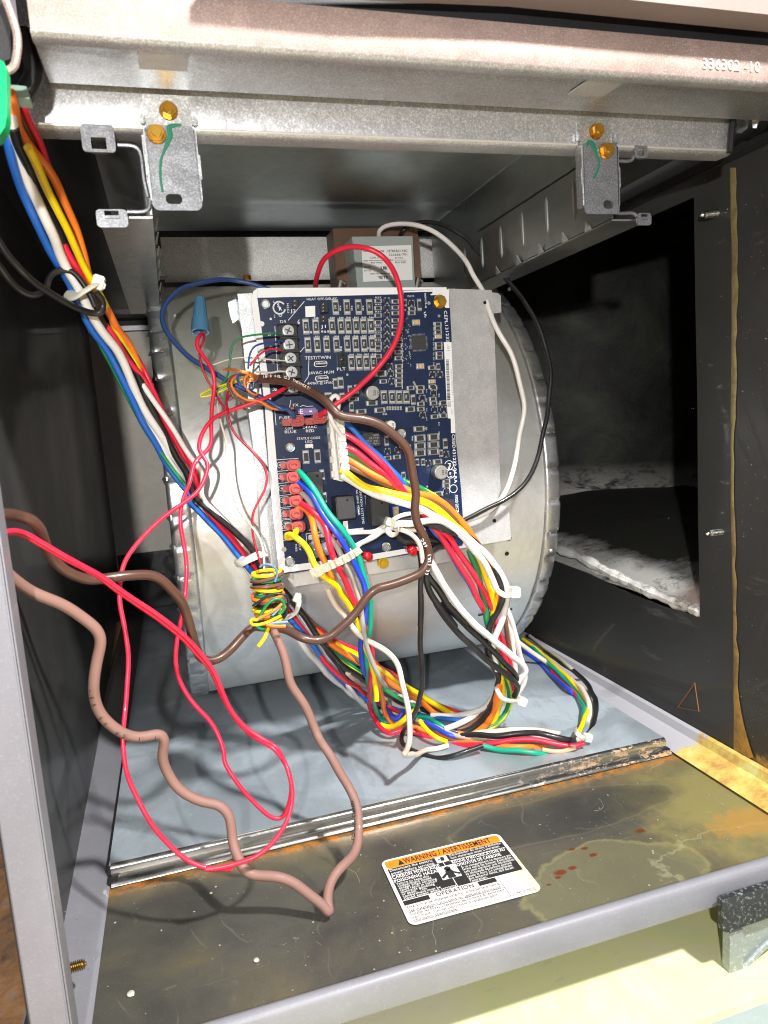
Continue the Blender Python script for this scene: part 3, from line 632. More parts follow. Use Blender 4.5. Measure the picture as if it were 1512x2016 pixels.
# ---------------- mounting rails with brackets
def hex_screw(p, r, parent, m='gold', n=Vector((0, -1, 0)), name='hex_screw', tilt=.2, label=None):
    bm = bmesh.new(); R = n.to_track_quat('Z', 'Y').to_matrix() @ Matrix.Rotation(tilt, 3, 'Z')
    def add(r1, r2, h, z0, seg):
        g = bmesh.ops.create_cone(bm, cap_ends=True, segments=seg, radius1=r1, radius2=r2, depth=h)['verts']
        bmesh.ops.transform(bm, matrix=Matrix.Translation(p+n*(z0+h/2)) @ R.to_4x4(), verts=g); return g
    add(r*1.16, r*1.02, r*.22, 0, 24); add(r*.92, r*.90, r*.75, r*.22, 6)
    add(r*.70, r*.62, r*.10, r*.97, 20)
    return fin(bm, name, MT[m], parent, bevel=r*.06, label=label)
MT['rib'] = mat('rib_steel', (.22, .23, .23), .5, .5)
def rail(side, xs, lab):
    s = 1 if side == 'R' else -1
    T_ = thing('mounting_rail', lab, 'mounting rail', (xs, .04, .36), 'blower mounting rails')
    # web with notched bottom edge
    bm = bmesh.new(); zt = .3995; pts = [(xs, .042, .3385), (xs, .29, .3385), (xs, .29, zt), (xs, .042, zt)]
    prism(bm, pts, (s*.0009, 0, 0)); fin(bm, 'web', MT['galv_rail'], T_)
    bm = bmesh.new(); prism(bm, [(xs, .042, .3380), (xs+s*.021, .042, .3380), (xs+s*.021, .29, .3380), (xs, .29, .3380)], (0, 0, -.0009)); fin(bm, 'bottom_flange', MT['galv_rail'], T_)
    bm = bmesh.new(); prism(bm, [(xs, .042, .3720), (xs+s*.021, .042, .3720), (xs+s*.021, .20, .3720), (xs, .20, .3720)], (0, 0, .0009)); fin(bm, 'top_flange', MT['galv_rail'], T_)
    for i, y in enumerate((.075, .105, .135, .165, .195, .225)):       # embossed ribs and burred teeth
        bm = bmesh.new(); P = [Vector((xs+s*.0007, y, z)) for z in (.3450, .350, .357, .364, .3690)]
        tube(bm, P, .0017, 8, r_of=lambda t: .0004+.0016*sin(pi*t)**.35); fin(bm, 'rib', MT['rib'], T_, smooth=True)
    for i, y in enumerate((.062, .085, .112, .140, .170, .205, .245, .275)):
        bm = bmesh.new(); prism(bm, [(xs-s*.0004, y-.003, .3378), (xs-s*.0004, y+.003, .3378), (xs-s*.0018, y, .3430)], (-s*.0006, 0, -.0003)); fin(bm, 'tooth', MT['galv_bright'], T_)
    # front bracket: upper tab, main plate with slot, ears and clips
    x0, x1 = (xs-.0205, xs) if side == 'R' else (xs, xs+.0205); xc = (x0+x1)/2; y = .0345
    bm = bmesh.new(); prism(bm, rrect(xc+(.0 if side == 'L' else -.001), .3765, .0185, .0150, .0006, y+.0032), (0, .0009, 0)); fin(bm, 'bracket_tab', MT['galv'], T_, bevel=.0002)
    bm = bmesh.new(); sl = list(reversed(rrect(xc+(-.0012 if side == 'L' else .0035), .3428, .0064 if side == 'L' else .0056, .0040, .0018, y)))
    prism(bm, rrect(xc, .3548, .0195, .0328, .0025, y), (0, .0009, 0), [sl]); fin(bm, 'bracket_plate', MT['galv_bracket'], T_)
    for (sx, zc, hh) in ((-1, .3585, .008), (1, .3585, .010)):
        bm = bmesh.new(); box(bm, (xc+sx*.0103, y+.0016, zc-.003), (.0012, .0034, hh)); box(bm, (xc+sx*.0095, y+.003, .356), (.0016, .006, .028)); fin(bm, 'ear', MT['galv'], T_, bevel=.0004)
        bm = bmesh.new(); box(bm, (xc+sx*.0102, y+.0022, .3738), (.0020, .0026, .0036)); fin(bm, 'ear', MT['galv'], T_, bevel=.0004)
    # clips on the outer side
    def clip(cx_, cz_, w_, h_, up, bm_name):
        bm = bmesh.new(); y0 = y+.004; o_ = rrect(cx_, cz_, w_, h_, .0016, y0)
        ih = list(reversed(rrect(cx_, cz_+(-h_*.18 if up else h_*.22), w_*.46, h_*.42, .0004, y0)))
        prism(bm, o_, (0, .0011, 0), [ih]); box(bm, (cx_, y0+.0002, cz_-(h_*.48 if up else -h_*.05)), (w_*.46, .0022, .0011)); fin(bm, bm_name, MT['galv_bracket'], T_, bevel=.0002)
    xo = xs+s*.0155 if side == 'R' else xs-.0165
    if side == 'L':
        clip(xs-.0175, .3668, .0125, .0105, True, 'clip'); clip(xs-.0158, .3362, .0120, .0070, False, 'clip')
        path = [(xs-.0105, .3650), (xs-.004, .3645), (xs-.0022, .3625), (xs-.0018, .352), (xs-.001, .345)]
        path2 = [(xs-.0098, .3392), (xs-.003, .3395), (xs-.0012, .3408), (xs-.0005, .3440)]
    else:
        clip(xs+.0155, .3705, .0075, .0085, True, 'clip'); clip(xs+.0165, .3372, .0082, .0058, False, 'clip')
        path = [(xs+.0125, .3678), (xs+.0110, .3655), (xs+.0040, .3650), (xs+.0005, .3652)]
        path2 = [(xs+.0135, .3385), (xs+.0115, .3402), (xs+.0040, .3402), (xs+.0, .3405)]
    for pth in (path, path2):
        bm = bmesh.new(); tube(bm, catmull([Vector((a_, y+.0055, b_)) for a_, b_ in pth], 4), .0008, 6); fin(bm, 'rolled_edge', MT['galv_bracket'], T_, smooth=True)
    return T_
RL = rail('L', .0885, 'left mounting rail whose bracket has a long green marker stroke')
RR = rail('R', .3080, 'right mounting rail whose bracket has a short hooked green marker stroke')
hex_screw(fat('M', 1003, 660, 'y', .0376), .0033, RL); hex_screw(fat('M', 932, 800, 'y', .0343), .0034, RL, tilt=.5)
hex_screw(fat('N', 512, 765, 'y', .0376), .0033, RR, tilt=.1); hex_screw(fat('N', 570, 878, 'y', .0343), .0033, RR)
for (fr, pts, par) in (('M', ((1080, 742), (1030, 748), (1008, 760), (1012, 810), (985, 880), (960, 950), (955, 1050), (968, 1145)), RL), ('N', ((458, 855), (470, 825), (490, 835), (512, 885), (530, 935), (522, 990), (498, 1038)), RR)):
    P = catmull([fat(fr, a_, b_, 'y', .0343) for a_, b_ in pts], 5); bm = bmesh.new()
    tube(bm, P, .0008, 6, r_of=lambda t: .0004+.0007*sin(pi*min(1, t*1.5))**1.0 if t < .66 else .0004+.0001, squash=1)
    for v in bm.verts: v.co.y = .03425+(v.co.y-.0343)*.1
    fin(bm, 'marker_stroke', MT['green_ink'], par)

# ================================================================= blower housing
BL = thing('blower_housing', 'round galvanised blower housing with crimped side seams', 'blower housing', (.21, .30, .034))
CY, CZ, RB = .338, .198, .164
def arc(a0, a1, n, r=RB): return [(CY+r*cos(math.radians(a0+(a1-a0)*i/n)), CZ+r*sin(math.radians(a0+(a1-a0)*i/n))) for i in range(n+1)]
XR = .350
bm = bmesh.new(); sweep_x(bm, arc(104, 290, 70), .086, XR-.006, .0009, 1)
fin(bm, 'wrap', MT['galv_soft'], BL, smooth=True, ang=60)
def seam(x0, x1, seed, nm):
    bm = bmesh.new(); n = 260; prev = None; rr = random.Random(seed); notch = []; a = 104
    while a < 288: a += rr.uniform(6.5, 9); notch.append(a)
    for i in range(n+1):
        ang = 104+186*i/n; dn = min(abs(ang-q) for q in notch)
        dip = .0026*math.exp(-(dn/.5)**2); wob = .0007*noise.noise(Vector((ang*.35, seed, 0)))+.0004*noise.noise(Vector((ang*1.4, seed, 5)))
        cs = []
        W2 = x1-x0
        for (fx, fr) in ((0, .0004), (.04, .0016), (.18, .0022), (.45, .0018), (.80, .0021), (.96, .0010), (1.0, -.0012)):
            r = RB+fr+wob*(1 if .1 < fx < .97 else .3)-dip*(.9 if fx > .3 else .1)
            t = math.radians(ang); xx = x0+W2*fx
            if fx == 1.0: xx -= dip*.8
            cs.append(bm.verts.new((xx, CY+r*cos(t), CZ+r*sin(t))))
        if prev:
            for k in range(len(cs)-1): bm.faces.new((prev[k], prev[k+1], cs[k+1], cs[k]))
        prev = cs
    fin(bm, nm, MT['galv_crimp'], BL, smooth=True, ang=60)
seam(XR-.0125, XR, 5, 'crimped_seam'); seam(.0930, .0795, 9, 'crimped_seam')
bm = bmesh.new(); pts = [Vector((.0805, y, z)) for y, z in arc(104, 290, 60, RB+.0005)]; prism(bm, pts, (.001, 0, 0)); fin(bm, 'side_plate', MT['galv_dark'], BL)
bm = bmesh.new(); pts = [Vector((XR-.002, y, z)) for y, z in arc(104, 290, 60, RB-.0005)]; prism(bm, pts, (.001, 0, 0)); fin(bm, 'side_plate', MT['galv_dark'], BL)
# outlet flange: bright band and its bead
bm = bmesh.new(); sweep_x(bm, [(.302, .3615), (.3000, .3640), (.2985, .3680), (.2985, .3925), (.2992, .3940), (.303, .3945)], .0945, .352, -.0008); fin(bm, 'outlet_flange', MT['galv_flange'], BL, smooth=True, ang=50)
for x in (.0905, .350):
    bm = bmesh.new(); box(bm, (x, .297, .374), (.010, .004, .022)); box(bm, (x, .290, .3655), (.014, .006, .004)); fin(bm, 'bracket', MT['galv'], BL, bevel=.0006)
hex_screw(at(296, 497, 'y', .295), .0026, BL); hex_screw(fat('Y', 157, 725, 'y', .27), .0030, BL)
p = at(487, 550, 'y', .262); hex_screw(p, .0030, BL, n=Vector((0, -.35, 1)).normalized())
# small holes / slots and rivets on the wrap
def on_wrap(x, y):
    d = ray(x, y); best = None
    o = CAM; a_ = d.y**2+d.z**2; b_ = 2*((o.y-CY)*d.y+(o.z-CZ)*d.z); c_ = (o.y-CY)**2+(o.z-CZ)**2-(RB+.0002)**2
    D_ = b_*b_-4*a_*c_
    t = (-b_-sqrt(max(D_, 0)))/(2*a_); return o+d*t
for (x, y, r) in ((1003, 1060, .0016), (998, 1090, .0016), (440, 560, .0007), (402, 545, .0007)):
    q = on_wrap(x, y); n_ = Vector((0, q.y-CY, q.z-CZ)).normalized(); bm = bmesh.new(); cyl(bm, (0, 0, 0), r, .0006, 'z', 12); bm.transform(Matrix.Translation(q) @ n_.to_track_quat('Z', 'Y').to_matrix().to_4x4()); fin(bm, 'hole', MT['black'], BL)
for (xa, ya, xb, yb) in ((942, 1211, 972, 1206), (1000, 1201, 1008, 1199)):
    bm = bmesh.new(); tube(bm, [on_wrap(xa, ya), on_wrap(xb, yb)], .0009, 6); fin(bm, 'slot', MT['black'], BL)
for (x, y) in ((1001, 570), (1082, 1083), (345, 622)):
    q = on_wrap(x, y)+Vector((0, -.0015, 0)); bm = bmesh.new(); bmesh.ops.create_uvsphere(bm, u_segments=12, v_segments=6, radius=.0017); bm.transform(Matrix.Translation(q)); fin(bm, 'rivet', MT['galv_bright'], BL, smooth=True)
# control mounting tray: side channel and broad plate behind the board
TR_ = thing('control_tray', 'galvanised mounting tray behind the blue circuit board with folded left channel', 'mounting tray', (.22, .16, .16))
YP = .1610
pl = [at(875, 568, 'y', YP), at(968, 571, 'y', YP), at(972, 600, 'y', YP), at(975, 700, 'y', YP), at(985, 950, 'y', YP), at(987, 995, 'y', YP), at(1002, 997, 'y', YP), at(1006, 1062, 'y', YP), at(905, 1080, 'y', YP), at(560, 1133, 'y', YP), at(520, 1090, 'y', YP), at(505, 620, 'y', YP), at(505, 585, 'y', YP)]
bm = bmesh.new(); prism(bm, pl, (0, .001, 0)); fin(bm, 'plate', MT['galv_plate'], TR_, bevel=.0003)
bm = bmesh.new(); prism(bm, [at(966, 575, 'y', YP+.002), at(980, 577, 'y', YP+.002), at(986, 582, 'y', YP+.002), at(987, 615, 'y', YP+.002), at(972, 617, 'y', YP+.002)], (0, .001, 0)); fin(bm, 'tab', MT['galv_plate'], TR_)
for (fr, u, v, r) in (('W', 198, 148, .0011), ('W', 248, 1288, .0013)):
    q = fat(fr, u, v, 'y', YP-.0002); bm = bmesh.new(); cyl(bm, q, r, .0005, 'y', 14); fin(bm, 'hole', MT['black'], TR_)
bm = bmesh.new(); L_ = [('C', 945, 395), ('C', 975, 690), ('C', 990, 760), ('C', 1050, 1420), ('C', 1055, 1570)]
lft = [fat(f, u, v, 'y', .158) for f, u, v in L_]+[at(508, 950, 'y', .158), at(514, 1058, 'y', .158), at(540, 1130, 'y', .158)]
rgt = [at(578, 1140, 'y', .158), at(535, 900, 'y', .158), at(508, 577, 'y', .158)]
prism(bm, lft+rgt, (0, .010, 0)); fin(bm, 'channel', MT['galv'], TR_, bevel=.0012)
bm = bmesh.new(); prism(bm, [at(556, 1128, 'y', .163), at(905, 1078, 'y', .163), at(908, 1102, 'y', .163), at(580, 1155, 'y', .163)], (0, .0012, 0)); fin(bm, 'bottom_flange', MT['galv_soft'], TR_)
bm = bmesh.new(); prism(bm, [fat('C', 850, 480, 'y', .175), fat('C', 940, 440, 'y', .175), fat('C', 945, 560, 'y', .175), fat('C', 870, 610, 'y', .175)], (0, .001, 0)); prism(bm, [fat('C', 870, 610, 'y', .170), fat('C', 930, 545, 'y', .170), fat('C', 965, 640, 'y', .170), fat('C', 900, 690, 'y', .170)], (0, .001, 0)); fin(bm, 'lanced_tab', MT['galv_dark'], TR_)
bm = bmesh.new(); q = fat('B', 940, 1195, 'y', .156); cyl(bm, q, .0036, .003, 'y', 20); cyl(bm, q+Vector((0, -.002, 0)), .0024, .003, 'y', 6); fin(bm, 'amber_screw', MT['amber'], TR_, bevel=.0003)
# ================================================================= the circuit board
YB = .152
PCB = thing('circuit_board', 'navy blue furnace control circuit board with white border and rows of small parts', 'circuit board', tuple(at(700, 830, 'y', YB)))
def Q(fr, u, v, y=YB): return fat(fr, u, v, 'y', y)
cor = [Q('A', 62, 495), Q('A', 92, 470), Q('A', 1372, 466), Q('A', 1387, 482), Q('A', 1405, 800), Q('B', 1420, 230), Q('B', 1470, 700), at(914, 1062, 'y', YB), at(910, 1074, 'y', YB), at(561, 1130, 'y', YB), at(551, 1122, 'y', YB), Q('B', 170, 600), Q('A', 95, 900), Q('A', 50, 560)]
bm = bmesh.new(); prism(bm, cor, (0, .0016, 0)); fin(bm, 'substrate', MT['pcb'], PCB)
bm = bmesh.new()
def patch(bm, pts, y=YB-.00006):
    P = [Q(f, u, v, y) for f, u, v in pts]; prism(bm, P, (0, .00005, 0))
# border print, broken up as on the board (strips butt end to end)
patch(bm, [('A', 92, 470), ('A', 1372, 466), ('A', 1372, 480), ('A', 1080, 485), ('A', 1080, 512), ('A', 92, 537)])
patch(bm, [('A', 1085, 489), ('A', 1275, 484), ('A', 1275, 496), ('A', 1085, 500)])
patch(bm, [('A', 1276, 480), ('A', 1387, 480), ('A', 1391, 605), ('A', 1362, 605), ('A', 1362, 530), ('A', 1276, 510)])
patch(bm, [('A', 62, 495), ('A', 91, 472), ('A', 91, 537), ('A', 186, 1230), ('A', 138, 1230), ('A', 95, 900), ('A', 50, 560)])
patch(bm, [('B', 187, 98), ('B', 139, 98), ('B', 172, 600), ('B', 236, 1240), ('B', 281, 1215)])
patch(bm, [('B', 237, 1241), ('B', 281, 1217), ('B', 800, 1148), ('B', 1180, 1086), ('B', 1184, 1118), ('B', 800, 1190), ('B', 252, 1266)])
patch(bm, [('A', 1353, 836), ('A', 1405, 836), ('A', 1421, 1240), ('A', 1372, 1240)])
patch(bm, [('B', 1373, 107), ('B', 1421, 107), ('B', 1432, 318), ('B', 1402, 318), ('B', 1400, 220), ('B', 1380, 218)])
patch(bm, [('A', 415, 595), ('A', 482, 591), ('A', 484, 664), ('A', 418, 668)])
patch(bm, [('B', 672, 915), ('B', 703, 912), ('B', 706, 970), ('B', 808, 958), ('B', 812, 985), ('B', 735, 1000), ('B', 700, 1010), ('B', 668, 1010)])
fin(bm, 'white_border', MT['silk'], PCB)
# thin printed lines
bm = bmesh.new()
def line(bm, fr, pts, wd=.00016):
    P = [Q(fr, u, v, YB-.00005) for u, v in pts]
    for a, b in zip(P, P[1:]):
        d = (b-a).normalized(); n_ = Vector((d.z, 0, -d.x))*wd; prism(bm, [a-n_, b-n_, b+n_, a+n_], (0, -.00004, 0))
line(bm, 'B', [(215, 500), (305, 493), (370, 490)]); 
for v0 in (578, 660, 742, 822, 900, 978): line(bm, 'B', [(222+(v0-578)*.07, v0), (310+(v0-578)*.07, v0-8)])
line(bm, 'B', [(215, 500), (255, 985)]); line(bm, 'B', [(255, 985), (258, 1045), (300, 1040)])
line(bm, 'A', [(410, 560), (300, 690)]); line(bm, 'A', [(376, 684), (350, 720)]); line(bm, 'A', [(345, 740), (345, 800)])
line(bm, 'A', [(210, 730), (228, 1030)]); line(bm, 'A', [(440, 960), (436, 1070), (408, 1110)]); line(bm, 'A', [(410, 870), (380, 905)])
line(bm, 'B', [(208, 150), (218, 265)]); line(bm, 'B', [(318, 95), (310, 145)]); line(bm, 'B', [(248, 50), (395, 40), (395, 55)])
line(bm, 'B', [(380, 140), (400, 130), (425, 138), (470, 135)]); line(bm, 'B', [(420, 1000), (570, 980), (665, 968), (672, 1000)]); line(bm, 'B', [(420, 1000), (440, 1180), (452, 1245)])
line(bm, 'B', [(598, 745), (600, 870), (615, 895)]); line(bm, 'B', [(820, 740), (838, 915), (850, 915)]); line(bm, 'B', [(440, 975), (590, 955)])
line(bm, 'B', [(1230, 770), (1300, 768)]); line(bm, 'U', [(1265, 115), (1405, 110)], .0004)
prop(fin(bm, 'printed_lines', MT['silk'], PCB), kind='stuff')
# barcode
bm = bmesh.new(); r_ = random.Random(4); v = 955
while v < 1232:
    h = r_.choice((2, 3, 4, 6)); x0 = 1367+(v-955)*.035
    P = [Q('A', x0, v, YB-.00012), Q('A', x0+20, v, YB-.00012), Q('A', x0+20, v+h, YB-.00012), Q('A', x0, v+h, YB-.00012)]; prism(bm, P, (0, .00003, 0)); v += h+r_.choice((2, 3, 4))
v = 107
while v < 140:
    P = [Q('B', 1378, v, YB-.00012), Q('B', 1402, v, YB-.00012), Q('B', 1402, v+3, YB-.00012), Q('B', 1378, v+3, YB-.00012)]; prism(bm, P, (0, .00003, 0)); v += 7
fin(bm, 'barcode', MT['ink'], PCB)

def size_at(fr, u, v, w_, h_, y=YB):
    return (Q(fr, u+w_/2, v, y)-Q(fr, u-w_/2, v, y)).length, (Q(fr, u, v+h_/2, y)-Q(fr, u, v-h_/2, y)).length
def unit_chip(kind):
    """1x1 footprint (x,z), part stands out to -y by 1"""
    bm = bmesh.new()
    def b(c, s, mi):
        f0 = set(bm.faces); box(bm, c, s)
        for f in bm.faces:
            if f not in f0: f.material_index = mi
    if kind in ('resistor', 'cap', 'diode'):
        b((0, -.02, .49), (1, .04, .03), 2); b((0, -.02, -.49), (1, .04, .03), 2); b((.485, -.02, 0), (.05, .04, .95), 2); b((-.485, -.02, 0), (.05, .04, .95), 2)
        b((0, -.12, 0), (.84, .2, .90), 1)
        b((0, -.55, 0), (.70, .9, .60 if kind == 'resistor' else .5), 0); b((0, -.50, .34), (.70, .8, .08), 3); b((0, -.50, -.34), (.70, .8, .08), 3)
    elif kind == 'transistor':
        b((0, -.55, 0), (.62, .9, .52), 0); b((-.25, -.2, .36), (.2, .3, .22), 1); b((.25, -.2, .36), (.2, .3, .22), 1); b((0, -.2, -.36), (.2, .3, .22), 1)
        b((.46, -.02, 0), (.05, .04, .9), 2); b((-.46, -.02, 0), (.05, .04, .5), 2); b((.0, -.02, -.5), (.5, .04, .05), 2)
    me = bpy.data.meshes.new(kind); bm.to_mesh(me); bm.free()
    body = {'resistor': MT['chip'], 'cap': MT['tan'], 'diode': MT['chip'], 'transistor': MT['blackpl']}[kind]
    for x in (body, MT['tin'], MT['outline'], MT['cream_pad']): me.materials.append(x)
    return me
UC = {k: unit_chip(k) for k in ('resistor', 'cap', 'diode', 'transistor')}
def comp(kind, fr, u, v, w_, h_, dep=.0008, rot=0, name=None):
    p = Q(fr, u, v); a, b = size_at(fr, u, v, w_, h_)
    if rot: a, b = b, a
    o = link(name or {'resistor': 'resistor', 'cap': 'ceramic_capacitor', 'diode': 'diode', 'transistor': 'transistor'}[kind], UC[kind], PCB)
    o.location = p+Vector((0, -.00002, 0))-world_loc(PCB); o.rotation_euler = (0, pi/2 if rot else 0, 0); o.scale = (a, dep, b); return o
for row, xs in ((600, (620, 697, 775, 850)), (729, (420, 487, 597, 657, 707, 760, 810, 860)), (852, (433, 497, 560, 627, 700, 757, 813, 868)), (977, (728, 780, 829, 879)), (1213, (948, 1003, 1050, 1099))):
    for i, x in enumerate(xs):
        yv = row-(x-640)*.012
        comp('resistor', 'A', x, yv, 42, 104 if row != 1213 else 92, .0010)
        p = Q('A', x, yv, YB-.00105); textobj('392', 'value_print', .0016, MT['silk'], frame_m(p+Vector((0, 0, -.0011)), (0, 0, 1), (-1, 0, 0)), PCB) if row != 1213 or 1 else 0
for (u, v) in ((420, 480), (498, 475)):
    comp('resistor', 'B', u, v, 42, 92, .0010)
for (u, v, w_, h_) in ((1190, 353, 78, 46), (1283, 345, 78, 46), (1192, 405, 78, 44), (1283, 397, 78, 44), (1192, 452, 78, 44), (1282, 445, 74, 40), (1185, 290, 74, 36), (920, 163, 74, 34), (1125, 157, 66, 36), (865, 115, 78, 34), (793, 172, 72, 30), (1310, 512, 62, 34), (1315, 730, 64, 30), (735, 88, 60, 28), (925, 1186, 80, 42)):
    comp('resistor', 'B' if v != 1186 else 'B', u, v if v != 1186 else -84, w_, h_, .0010, rot=1)
for (u, v) in ((728, 140), (1145, 93), (530, 600), (545, 755), (1362, 390), (965, 370)): comp('diode', 'B', u, v, 30, 70, .0012)
comp('diode', 'A', 1187, 585, 28, 82, .0012); comp('diode', 'A', 655, 1112, 38, 78, .001); comp('resistor', 'A', 618, 1118, 30, 74, .0008)
comp('resistor', 'A', 572, 1212, 46, 70, .001); comp('resistor', 'A', 665, 1212, 34, 64, .001); comp('diode', 'A', 718, 1160, 30, 60, .001); comp('diode', 'A', 762, 1155, 30, 60, .001)
smallR = [('A', 908, v) for v in (558, 607, 657, 704, 750, 797, 848, 878, 932)]+[('A', 1024, v) for v in (562, 603, 640, 690, 730, 780)]+[('A', 1044, v) for v in (815, 858, 905, 945)]+[('A', 1049, v) for v in (1000, 1031, 1063, 1097, 1126)]+[('A', 943, 1103), ('A', 1137, 612), ('A', 1135, 640), ('A', 1272, 1010), ('A', 1275, 1137), ('A', 1128, 1147), ('A', 1190, 1143), ('A', 1190, 1172), ('A', 1278, 1222), ('A', 1283, 1250), ('A', 1347, 1250), ('A', 1197, 1255)]
smallR += [('A', 1312, 715), ('A', 1312, 743), ('A', 1314, 770), ('A', 1318, 850), ('A', 1318, 875), ('A', 1322, 915), ('A', 1322, 940), ('B', 1197, 12), ('B', 1197, 156), ('B', 1290, 207), ('B', 1348, 200), ('B', 972, 487), ('B', 1035, 480), ('B', 1105, 410), ('B', 1370, 643), ('B', 1370, 672), ('B', 752, 88), ('B', 1283, 12), ('B', 1350, 112)]
for f, u, v in smallR: comp('resistor', f, u, v, 52, 28, .0006, rot=1)
for f, u, v in (('A', 1315, 1003), ('B', 1172, 515), ('B', 1212, 515), ('B', 1333, 455), ('B', 1080, 605), ('A', 1090, 570)): comp('resistor', f, u, v, 26, 48, .0006)
for f, u, v in [('A', 968, q) for q in (555, 605, 654, 703, 749, 796, 845, 890)]+[('A', 978, 925), ('A', 988, 1000), ('A', 992, 1049), ('A', 998, 1100), ('A', 1133, 572), ('A', 1275, 1055), ('A', 1326, 1055), ('A', 1283, 1180), ('A', 1205, 1215), ('B', 1207, 80), ('B', 1210, 195), ('B', 1290, 157), ('B', 1352, 157), ('B', 1367, 460), ('B', 1245, 520), ('B', 1370, 708), ('B', 970, 440), ('B', 1042, 430)]:
    comp('transistor', f, u, v, 44, 44, .0011)
for (f, u, v, w_, h_) in (('A', 1165, 704, 54, 38), ('A', 1193, 1000, 54, 38), ('A', 1272, 1103, 50, 28), ('A', 1315, 800, 50, 28)): comp('cap', f, u, v, w_, h_, .0010, rot=1)
comp('cap', 'B', 1028, 848, 38, 62, .0014)
def blk(fr, u, v, w_, h_, dep, m, name, bev=.0003, parent=PCB, extra=None, label=None, y0=YB):
    a, b = size_at(fr, u, v, w_, h_); p = Q(fr, u, v, y0-dep/2); bm = bmesh.new(); box(bm, p, (a, dep, b))
    if extra: extra(bm, p, a, b)
    return fin(bm, name, m, parent, bevel=bev, label=label)
# microcontroller with legs
mc = blk('A', 1182, 840, 92, 92, .0016, MT['chip'], 'microcontroller', .0002)
bm = bmesh.new(); a, b = size_at('A', 1182, 840, 92, 92); p = Q('A', 1182, 840)
for k in range(11):
    t = (k-5)/5*.44
    for (dx, dz, sx, sz) in ((t*a, b*.58, .00022, .0011), (t*a, -b*.58, .00022, .0011), (a*.58, t*b, .0011, .00022), (-a*.58, t*b, .0011, .00022)): box(bm, p+Vector((dx, -.0003, dz)), (sx, .0003, sz))
fin(bm, 'leads', MT['tin'], mc)
# relays and tall black parts
def relay(u, v, w_, h_, d, label=None):
    r = blk('B', u, v, w_, h_, d, MT['chip'], 'relay', .0006, label=label)
    q = Q('B', u, v, YB-d); bm = bmesh.new(); cyl(bm, q+Vector((.003, -.00005, .004)), .0008, .0002, 'y', 12); fin(bm, 'vent', MT['black'], r)
    return r
relay(468, 655, 104, 150, .012); relay(672, 818, 122, 148, .014); relay(905, 838, 118, 190, .013); relay(495, 835, 84, 150, .011); relay(1368, 800, 80, 66, .010)
rp = relay(852, 362, 120, 94, .009, 'small black relay with pale printed lettering')
p = Q('B', 800, 322, YB-.0091)
for k, s in enumerate(('JSM1', 'A1-12V', '10A 125V', 'relay 12')):
    textobj(s, 'relay_print', .0019, MT['w_gray'], frame_m(Q('B', 912, 330+k*20, YB-.0091), (-1, 0, .08), (0, 0, -1)), rp)
# electrolytic cans
def can(fr, u, v, rpx, m='tin', dep=.0085):
    a, _ = size_at(fr, u, v, rpx*2, 10); p = Q(fr, u, v, YB-dep/2); r = a/2*.88; bm = bmesh.new(); cyl(bm, p, r, dep, 'y', 28); c = fin(bm, 'capacitor_can', MT[m], PCB, bevel=.0006)
    bm = bmesh.new(); box(bm, Q(fr, u, v, YB-.0006), (r*2.15, .0012, r*2.15)); fin(bm, 'capacitor_base', MT['blackpl'], c, bevel=.0002)
    pts = [p+Vector((r*.86*cos(math.radians(a_)), -dep/2-.00012, r*.86*sin(math.radians(a_)))) for a_ in range(-80, 81, 10)]
    textobj('220', 'can_print', .0022, MT['ink'], frame_m(p+Vector((.0008, -dep/2-.0002, -.0018)), (.1, 0, 1), (-1, 0, 0)), c)
    textobj('35V', 'can_print', .0018, MT['ink'], frame_m(p+Vector((.0030, -dep/2-.0002, -.0016)), (.1, 0, 1), (-1, 0, 0)), c)
can('A', 862, 1182, 50); can('B', 1322, 582, 50); can('B', 985, 268, 36, 'white_pl')
# eyelets, screws
def ring(p, r, m, name='eyelet', inner=None):
    bm = bmesh.new(); P = [p+Vector((r*.82*cos(2*pi*k/28), -.0006, r*.82*sin(2*pi*k/28))) for k in range(29)]
    tube(bm, P, r*.2, 8, caps=False); e = fin(bm, name, m, PCB, smooth=True)
    bm = bmesh.new(); cyl(bm, p+Vector((0, -.0002, 0)), r*.7, .0004, 'y', 20); fin(bm, 'eyelet_bore', inner or MT['galv_dark'], e)
for (f, u, v, r) in (('A', 145, 582, 34), ('B', 312, 415, 34), ('B', 962, 1085, 32), ('B', 310, 1187, 36), ('B', 1065, 322, 32)):
    a, _ = size_at(f, u, v, 2*r, 5); ring(Q(f, u, v), a/2, MT['steel'])
for (f, u, v, r) in (('A', 182, 680, 8), ('A', 122, 713, 17), ('B', 272, 1105, 17), ('A', 1252, 573, 11), ('A', 1320, 660, 9)):
    a, _ = size_at(f, u, v, 2*r, 5); bm = bmesh.new(); cyl(bm, Q(f, u, v, YB-.0001), a/2, .0003, 'y', 14); fin(bm, 'via', MT['tin'], PCB)
bm = bmesh.new()
for (u, v) in [(530, 765), (550, 767), (571, 765), (455, 770), (372, 707), (657, 872), (657, 890), (700, 1057), (840, 878), (1030, 730), (1110, 770), (1090, 620)]+[(u, v) for u in (972, 990, 1008, 1026, 1044, 1062) for v in (1278, 1290)]+[(1150+i*7, 1110+i*13) for i in range(3)]+[(1012+((i*37) % 40), 1020+i*4) for i in range(0)]:
    cyl(bm, Q('A', u, v, YB-.0001), .00075, .0003, 'y', 8)
r_ = random.Random(11)
for i in range(70): cyl(bm, Q('A', r_.uniform(1060, 1130), r_.uniform(660, 1000), YB-.0001), .00035, .0003, 'y', 6)
for (u, v) in ((1240, 680), (945, 190), (962, 190), (1095, 405), (1230, 287)): cyl(bm, Q('B', u, v, YB-.0001), .0007, .0003, 'y', 8)
prop(fin(bm, 'vias', MT['tin'], PCB), kind='stuff')
